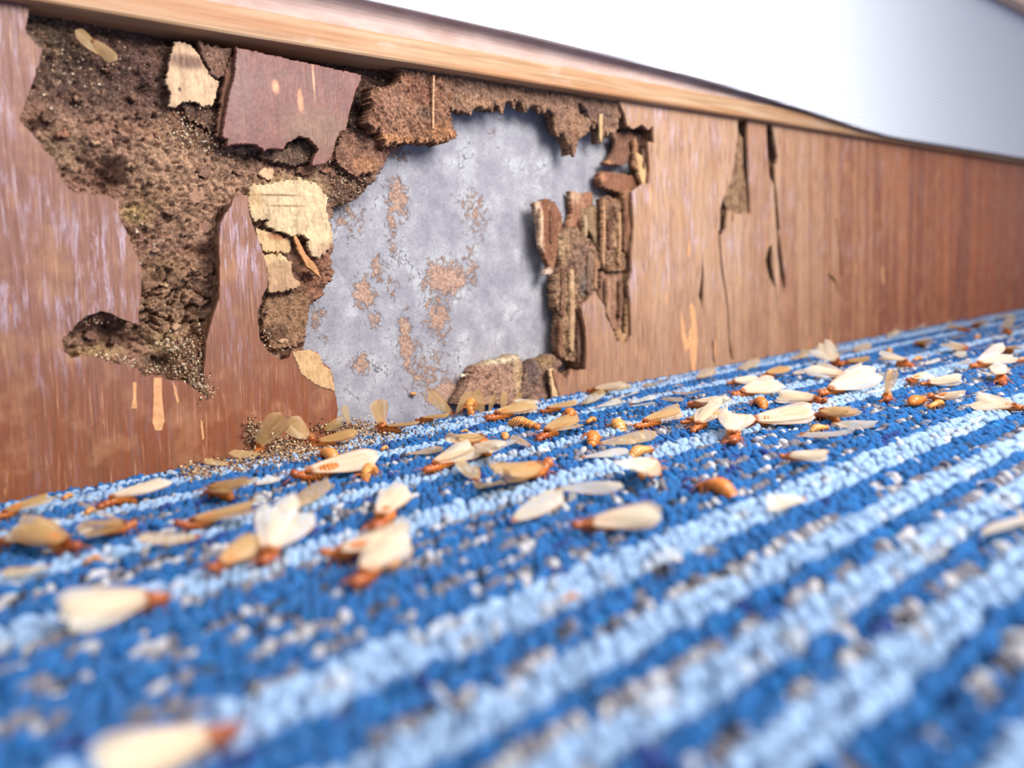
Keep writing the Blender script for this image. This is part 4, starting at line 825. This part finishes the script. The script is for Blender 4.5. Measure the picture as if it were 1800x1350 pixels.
def termite(px1, px2, kind, label, z=None, on_wall=None, group='winged termites strewn on the carpet'):
    """px1: head in the picture, px2: tip of the folded wings (or tail when wingless)"""
    zz = 1.0 if z is None else z
    natural = {'n': 7.2, 'b': 3.4, 'c': 5.0}.get(kind, 13.6)
    if on_wall is not None:
        a = W(px1[0], px1[1], on_wall); b = W(px2[0], px2[1], on_wall)
        A = Vector((a[0], on_wall, a[1])); B = Vector((b[0], on_wall, b[1]))
    else:
        a = G(px1[0], px1[1], zz); b = G(px2[0], px2[1], zz + (0.8 if kind in 'fsu' else 0)); A = Vector((a[0], a[1], zz)); B = Vector((b[0], b[1], zz))
    d = B - A; Ld = d.length
    sc = min(max(Ld / natural, 0.72), 1.3)
    if kind == 'u': sc = 1.0
    if kind == 'b': sc = min(max(Ld / natural, 0.6), 1.2)
    mid = (A + B) / 2 if on_wall is not None else (A + B) / 2
    d.normalize()
    org = mid - d * (natural * sc / 2) if kind != 'u' else A
    origin = org + d * 3.6 * sc if kind != 'b' else org
    if on_wall is None and origin.y > -1.5: origin.y = -1.5
    nm = {'b': 'termite_abdomen'}.get(kind, 'termite')
    if on_wall is not None:
        q = Matrix((d, Vector((0, -1, 0)).cross(d), Vector((0, -1, 0)))).transposed().to_euler()
    else:
        q = None
    t = empty(nm, origin, label=label, cat='insect', group=group)
    if q: t.rotation_euler = q
    else: t.rotation_euler = (lean(d, origin) * (R.uniform(0.7, 0.9) if ('blurred' in label or 'white' in label) else R.uniform(0.15, 0.65)) if kind in 'fs' else R.uniform(-0.3, 0.3), R.uniform(-0.08, 0.02), math.atan2(d.y, d.x))
    t.scale = (sc, sc, sc)
    if kind == 'b':
        o = obj('body', BODY[4], t); o.scale = (0.45, 0.8, 0.8); return t
    bm = BODY[{'c': 3, 'n': R.choice([0, 1, 4])}.get(kind, R.choice([0, 0, 1, 2]))]
    if kind == 'n' and 'pale' in label: bm = BODY[4]
    o = obj('body', bm, t); o.scale = (1.0, 1.15, 1.25)
    for l in LEG: obj('leg', l, t)
    for l in ANT: obj('antenna', l, t)
    up_ = 0.72
    if kind == 'f':
        for k, (dz, spread) in enumerate(((0.0, R.uniform(-.05, .22)), (0.14, R.uniform(-.22, .03)), (0.24, R.uniform(-.03, .12)), (0.34, R.uniform(-.12, .02)))):
            add_wing(t, WING[R.choice([0, 0, 1, 2])], (-1.3, (-1) ** k * 0.3, up_ + dz * 0.9), R.uniform(-0.15, 0.15), R.uniform(-0.09, 0.0), spread, R.uniform(0.93, 1.05), flip=(k % 2 == 0))
    elif kind == 's':
        for k, a in enumerate((0.26, 0.1, -0.08, -0.24)):
            add_wing(t, WING[R.choice([0, 1, 2, 3])], (-1.3, 0.35 * (1 if a > 0 else -1), up_ + 0.1 * k), R.uniform(-0.3, 0.3), -R.uniform(0.02, 0.4), a + R.uniform(-.08, .08), 1.0, flip=a > 0)
    elif kind == 'u':
        # raised wings: broad side open to the room, tips pointing to px2 at the head's own distance
        r1 = Vector(ray(*px1)); r2 = Vector(ray(*px2)); tt = (A.y + CAM_D) / r1.y
        tip = Vector((0, -CAM_D, CAM_H)) + r2 * tt
        ln = (tip - A).length; ws = min(max(ln / 11.0, 0.6), 1.3)
        Rm = t.rotation_euler.to_matrix()
        for k, a in enumerate((0.0, 0.28)):
            dr = (tip - A).normalized(); dr.rotate(Matrix.Rotation(a, 3, Vector((0, -1, 0)))); nrm = Vector((-0.45 + 0.5 * k, -1, 0.15)); sd = nrm.cross(dr).normalized(); nrm = dr.cross(sd)
            w = obj('wing', WING[(1, 0)[k]], t); w.location = Vector((-1.0, 0, up_)) * MM
            w.rotation_euler = (Rm.inverted() @ Matrix((dr, sd, nrm)).transposed()).to_euler(); w.scale = (ws, 1.15, 1.0)
    for ch in t.children:
        if ch.name.startswith('wing'): tint_wing(ch, label)
    return t
def wing(px1, px2, label, z=0.7, on_wall=None, tilt=None, name='shed_wing', group='shed wings strewn on the carpet'):
    """a single dropped wing; px1 its root, px2 its tip"""
    if on_wall is not None:
        a = W(px1[0], px1[1], on_wall); b = W(px2[0], px2[1], on_wall); A = Vector((a[0], on_wall, a[1])); B = Vector((b[0], on_wall, b[1]))
    else:
        a = G(px1[0], px1[1], z); b = G(px2[0], px2[1], z); A = Vector((a[0], a[1], z)); B = Vector((b[0], b[1], z))
    d = B - A; sc = min(max(d.length / 11.0, 0.5), 1.25); mid = (A + B) / 2; d.normalize()
    o = obj(name, R.choice(WING), label=label, cat='insect wing', group=group)
    org = mid - d * 5.5 * sc
    if on_wall is None and org.y > -1.2: org.y = -1.2
    tint_wing(o, label); wy = 1.5 if on_wall is not None and sc < 0.8 else 1.0
    o.location = org * MM; o.scale = (sc, sc * wy * R.choice([-1, 1]), sc)
    if on_wall is not None: o.rotation_euler = (Matrix((d, Vector((0, -1, 0)).cross(d), Vector((0, -1, 0)))).transposed() @ Matrix.Rotation(R.uniform(-0.4, 0.4), 3, 'X')).to_euler()
    else: o.rotation_euler = (lean(d, org) * R.uniform(0.1, 0.6) if tilt is None else lean(d, org) * (tilt + 0.3), -R.uniform(0.0, 0.1), math.atan2(d.y, d.x))
    return o

T = termite; Wg = wing
# --- foreground and left
T((-6, 908), (76, 879), 'f', 'tan winged termite against the board at the leftmost end of the carpet')
T((-12, 955), (97, 930), 'f', 'termite with orange body cut by the left edge of the picture')
T((142, 966), (40, 938), 'f', 'red brown termite with its wings pointing left, under the raised tan wings at far left')
T((240, 918), (128, 945), 's', 'termite with broad tan raised wings and dark head, far left on the carpet')
T((167, 886), (298, 852), 'f', 'orange termite with pale greenish wing beside the board foot at left')
T((118, 872), (136, 866), 'b', 'small orange body scrap by the board foot, far left')
T((157, 897), (172, 890), 'b', 'pale orange scrap just in front of the orange termite at left')
T((305, 928), (456, 892), 'f', 'orange termite with long tan wings stretched right, alone on the left carpet')
T((365, 1003), (456, 954), 'f', 'blurred amber termite with pale wing, left one of the touching pair')
T((460, 988), (505, 925), 's', 'blurred termite with two broad pink cream wings, right one of the touching pair')
T((562, 976), (728, 948), 'f', 'red brown termite lying under another with its wings pointing right')
T((620, 1028), (700, 955), 'f', 'termite with a bright white wing lying across another one')
T((692, 992), (712, 984), 'b', 'small yellow orange scrap beside the white winged termite pair')
T((302, 1043), (92, 1082), 'f', 'large blurred termite with glowing white wings, foreground left, head to the right')
T((424, 1278), (150, 1352), 'f', 'nearest termite, strongly blurred, its white wings cut by the lower edge')
T((655, 932), (708, 866), 'f', 'termite with cream wing pointing up and head down, alone on dark blue stripes')
T((1005, 923), (1170, 908), 'f', 'termite with broad white wings and red body, alone in the middle foreground')
T((1005, 1048), (1028, 1042), 'b', 'tiny blurred orange scrap on the pale stripe, middle foreground')
T((1226, 843), (1290, 862), 'n', 'wingless salmon orange termite alone on the bright stripes')
T((1370, 801), (1463, 803), 'f', 'termite with cream wings folded over a brown body, isolated right of centre')
Wg((1800, 905), (1728, 940), 'blurred pinkish white wing near the right edge of the picture')
T((1287, 780), (1292, 737), 'f', 'termite facing the viewer with white oval wings standing up behind its head')
T((1160, 808), (1100, 845), 'f', 'termite with short cream wings, head up to the right, isolated')
T((973, 815), (871, 853), 'f', 'termite with tan folded wings pointing down left and orange body')
Wg((901, 918), (988, 884), 'narrow white wing lying alone left of the white winged foreground termite')
Wg((974, 859), (1096, 874), 'crumpled whitish wing between two blue stripes in mid carpet')
Wg((1022, 805), (1103, 789), 'iridescent pale lilac wing lying flat')
T((1146, 785), (1108, 797), 'n', 'pale yellow wingless body lying beside the lilac wing')
T((1042, 752), (1044, 782), 'n', 'bright orange wingless termite seen end on, antennae raised')
Wg((1042, 782), (1160, 768), 'grey tan crumpled wing behind the lilac wing')
T((848, 737), (942, 712), 'f', 'red brown termite with long olive wings near the mud caked chunk')
T((953, 745), (893, 741), 'n', 'long orange brown body lying sideways on the dark blue stripe')
T((944, 767), (1010, 741), 'f', 'termite with narrow folded tan wings behind the end on orange one')
T((826, 783), (892, 804), 'f', 'orange termite with brown head, wings pointing down right, in the crossed pair')
T((745, 827), (832, 793), 'f', 'dark brown termite with large cream wings at the left of the crossed pair')
T((875, 763), (768, 796), 'f', 'termite with long olive wings and reddish edge lying behind the crossed pair')
T((886, 760), (891, 776), 'b', 'short orange barrel shaped abdomen standing on the stripe')
Wg((934, 785), (904, 775), 'small square tan wing piece beside the barrel shaped abdomen')
Wg((842, 848), (818, 816), 'rounded greyish wing standing in front of the crossed pair')
Wg((838, 846), (886, 872), 'narrow grey brown wing trailing from the rounded greyish wing')
T((817, 757), (830, 756), 'b', 'tiny orange scrap on the dark stripe below the cement wall')
T((1001, 715), (1003, 738), 'n', 'orange wingless termite pointing at the viewer near the foot of the splinters')
T((948, 722), (1018, 712), 'f', 'red brown termite with tan wings left of the pointing orange one')
Wg((952, 706), (901, 709), 'long cream wing lying in front of the mud caked chunk')
Wg((871, 722), (836, 728), 'small greenish cream wing below the mud caked chunk')
T((1032, 686), (1100, 684), 'f', 'dark brown termite tight against the board right of the splinters')
Wg((1070, 686), (1108, 679), 'yellowish wing against the board above the wing heap')
Wg((1112, 686), (1172, 665), 'long yellowish wing lying along the board foot')
Wg((1012, 714), (1062, 698), 'translucent olive wing at the left end of the wing heap')
Wg((1048, 716), (1092, 706), 'small milky oval wing in the wing heap')
Wg((1050, 697), (1150, 712), 'cream wing at the top of the wing heap')
Wg((1082, 708), (1180, 730), 'large bright cream wing across the middle of the wing heap')
Wg((1096, 712), (1155, 694), 'pale rounded wing at the back of the wing heap')
T((1115, 749), (1197, 728), 'f', 'orange termite with glossy tan wings in front of the wing heap')
T((1038, 738), (1054, 734), 'b', 'brown leg and body scrap left of the pale oval wing')
T((1070, 738), (1090, 747), 'c', 'curled pale orange body in front of the wing heap')
Wg((1112, 748), (1092, 738), 'small milky wing beside the curled body')
T((1196, 742), (1262, 728), 'f', 'dark red termite touching the tip of the glossy tan wings')
T((1216, 752), (1262, 730), 's', 'brown termite with two small grey wings spread')
T((1346, 737), (1254, 744), 'f', 'brown ringed termite with tan wings to the left, first of the long chain')
T((1300, 742), (1430, 730), 'f', 'termite with a long white wing in the middle of the chain')
T((1430, 724), (1510, 734), 'f', 'red brown termite with tan wings at the right end of the chain')
T((1210, 708), (1284, 716), 'f', 'orange brown termite with narrow wings pointing right, above the chain')
T((1288, 671), (1322, 664), 'f', 'small brown termite with short tan wings behind the white oval wing')
T((1286, 693), (1368, 678), 'f', 'termite with dark head and white oval wing in mid distance')
T((1316, 696), (1357, 716), 'n', 'ringed orange wingless termite in front of the white oval wing')
T((1454, 704), (1368, 694), 'f', 'termite with white wings to the left and ringed orange body to the right')
T((1336, 661), (1385, 650), 'f', 'brown termite near the board with blurred tan wings')
T((1438, 690), (1527, 673), 's', 'termite with fanned white wings right of the ringed orange body')
T((1502, 665), (1425, 654), 'f', 'orange brown termite with wings pointing left behind the fanned one')
Wg((1500, 662), (1556, 667), 'pale wing touching the back of the fanned termite')
Wg((1378, 664), (1440, 645), 'whitish torn wing left of the fanned termite')
T((1558, 702), (1572, 658), 'u', 'termite with one cream wing standing upright like a sail')
Wg((1523, 690), (1555, 688), 'faint white wing at the foot of the upright sail wing')
Wg((1457, 741), (1548, 760), 'pair of long white wings lying right of the chain')
Wg((1402, 762), (1505, 778), 'long white curved wing below the chain')
T((1456, 748), (1426, 754), 'n', 'small pale orange body between two long white wings')
Wg((1418, 876), (1350, 896), 'blurred pinkish wing on a pale stripe, right foreground')
T((1480, 636), (1532, 634), 'f', 'blurred tan termite near the yellow wing heap, wings right')
T((1482, 640), (1446, 629), 's', 'termite with a small white wing left of the tan one by the yellow heap')
T((1556, 614), (1576, 618), 'b', 'dark red brown scrap in the far middle of the carpet')
T((1610, 641), (1545, 629), 'f', 'orange ringed termite with pale wings to the left in the far carpet')
T((1612, 630), (1630, 628), 'b', 'small orange scrap behind the far ringed termite')
Wg((1624, 640), (1652, 637), 'short white wing right of the far orange scrap')
T((1593, 671), (1632, 658), 'f', 'dark headed termite with a tan wing left of the white winged one')
T((1617, 674), (1692, 668), 'f', 'ringed brown termite with white wings, right of the sail wing')
T((1631, 696), (1594, 712), 'n', 'orange wingless termite leaning left of the big round white wing')
T((1635, 697), (1702, 704), 'f', 'termite with big round white wing')
T((1632, 712), (1658, 707), 'n', 'ringed orange body under the big round white wing')
T((1806, 718), (1710, 704), 'f', 'termite with pinkish white wings at the right edge, head outward')
T((1705, 643), (1772, 631), 's', 'termite with upturned white wings in the far right carpet')
Wg((1666, 641), (1704, 650), 'white folded wing left of the upturned wings')
T((1764, 670), (1750, 651), 'f', 'dark headed termite with one short white wing pointing back')
T((1753, 613), (1802, 619), 'f', 'orange termite near the right edge with tan wings')
T((1707, 608), (1652, 615), 'f', 'termite with long pale wings pointing left in the far right carpet')
Wg((1680, 631), (1704, 619), 'greyish upright wing in the far right carpet')
T((1790, 634), (1822, 628), 'f', 'brown termite cut by the right edge in the far carpet')
Wg((1432, 610), (1480, 614), 'yellow wing leaning on the board, topmost of the yellow heap', tilt=0.9)
Wg((1392, 628), (1442, 612), 'yellow wing at the left of the yellow heap', tilt=0.6)
Wg((1440, 622), (1500, 625), 'cream wing at the right foot of the yellow heap')
Wg((1380, 634), (1425, 622), 'ochre wing along the board left of the yellow heap', tilt=0.5)
Wg((1540, 598), (1592, 584), 'cream wing against the board in the far heap', tilt=0.5)
Wg((1556, 580), (1592, 570), 'upper pale wing of the far heap against the board', tilt=0.8)
Wg((1590, 578), (1628, 584), 'white wing right of the far heap')
T((1600, 600), (1648, 608), 'f', 'blurred tan termite in front of the far heap')
T((1706, 580), (1665, 576), 'f', 'tan termite by the board, far right')
T((1716, 592), (1728, 590), 'b', 'bright orange scrap among far right wings')
Wg((1664, 592), (1702, 596), 'cream wing just below the far right tan termite')
Wg((1738, 592), (1770, 594), 'whitish wing right of the bright orange scrap')
T((1750, 580), (1802, 588), 's', 'termite with spread white wings at the far right')
Wg((1690, 562), (1722, 566), 'yellowish wing tight to the board at far right')
Wg((1745, 560), (1785, 556), 'last yellowish wing along the board at far right')
T((1700, 570), (1740, 575), 'f', 'blurred ochre termite by the board, far right corner of the swarm')
Wg((1500, 618), (1530, 612), 'pale ochre wing along the board between the two heaps', tilt=0.5)
Wg((1640, 570), (1665, 562), 'ochre wing leaning on the board past the far heap', tilt=0.6)
Wg((1220, 668), (1262, 655), 'ochre wing along the board past the wing heap', tilt=0.4)
Wg((1290, 650), (1335, 640), 'small ochre wing touching the board below the long cracks', tilt=0.4)
Wg((1180, 690), (1240, 697), 'dim grey wing on the dark stripe past the wing heap')
Wg((1160, 700), (1200, 705), 'dim tan wing right behind the wing heap')
# --- along the board foot at the left
T((430, 792), (487, 740), 'u', 'orange headed termite with an olive wing standing up against the board')
T((516, 772), (487, 740), 'u', 'brown termite with an upright olive wing right of the orange headed one')
Wg((463, 800), (403, 806), 'tan wing lying at the board foot beside the frass', tilt=0.3)
Wg((398, 816), (365, 818), 'yellow olive wing by the frass, left end', tilt=0.3)
T((540, 781), (632, 767), 'f', 'orange termite in the frass with straw coloured wings pointing right')
T((564, 790), (590, 803), 'n', 'orange red wingless termite behind the large winged one')
T((501, 842), (674, 808), 'f', 'large termite with red brown body and long glassy wings in front of the frass')
T((634, 834), (650, 822), 'c', 'small curled pale tipped body on the blue stripe')
T((675, 787), (686, 783), 'b', 'tiny yellow orange scrap on the near stripe below the cement')
T((665, 754), (738, 750), 'f', 'red orange termite with flat olive wings below the cement wall')
T((660, 753), (660, 710), 'u', 'termite with a tall rounded olive wing upright in front of the cement')
T((738, 738), (780, 733), 'f', 'small orange termite with a tan wing near the cement foot')
Wg((797, 728), (755, 687), 'curved beige wing leaning on the cement wall', on_wall=-1.0)
Wg((567, 755), (603, 736), 'grey tan wing leaning on the board corner', on_wall=-1.0)
Wg((612, 742), (602, 720), 'yellowish wing leaning at the edge of the cement', on_wall=-1.0)
T((356, 858), (446, 868), 'f', 'orange termite with brown wings lying left of the pale shed wing')
Wg((450, 852), (492, 843), 'pale bluish wing behind the orange termite at left')
Wg((488, 897), (573, 862), 'narrow mauve brown wing alone on the left carpet')
Wg((715, 799), (779, 786), 'dim tan wing behind the dark brown crossed termite')
Wg((355, 942), (240, 970), 'blurred mauve wing near the long tan winged termite')
T((162, 982), (196, 975), 'b', 'blurred brown scrap on the left carpet')
Wg((92, 994), (0, 1012), 'blurred tan wing near the left edge of the picture')
Wg((800, 728), (828, 690), 'yellow wing upright at the left of the mud caked chunk', on_wall=-1.2)
Wg((850, 728), (838, 684), 'tall yellow brown wing leaning on the mud caked chunk', on_wall=-1.4)
Wg((882, 726), (886, 686), 'ochre wing upright in the middle of the chunk foot', on_wall=-1.2)
Wg((895, 724), (912, 690), 'amber wing leaning right at the chunk foot', on_wall=-1.6)
Wg((860, 730), (868, 692), 'dark yellow wing between the leaning ones', on_wall=-0.8)
T((803, 716), (815, 702), 'c', 'orange curled body left of the yellow upright wings', z=3)
T((727, 692), (738, 692), 'b', 'small yellow orange scrap stuck on the cement wall', on_wall=8.4)
Wg((178, 98), (130, 55), 'yellow wing stuck in the eaten wood below the moulding, broad one', on_wall=1.6, group='wings stuck in the eaten wood')
Wg((165, 70), (203, 104), 'yellow narrow wing stuck in the eaten wood beside the broad one', on_wall=1.2, group='wings stuck in the eaten wood')
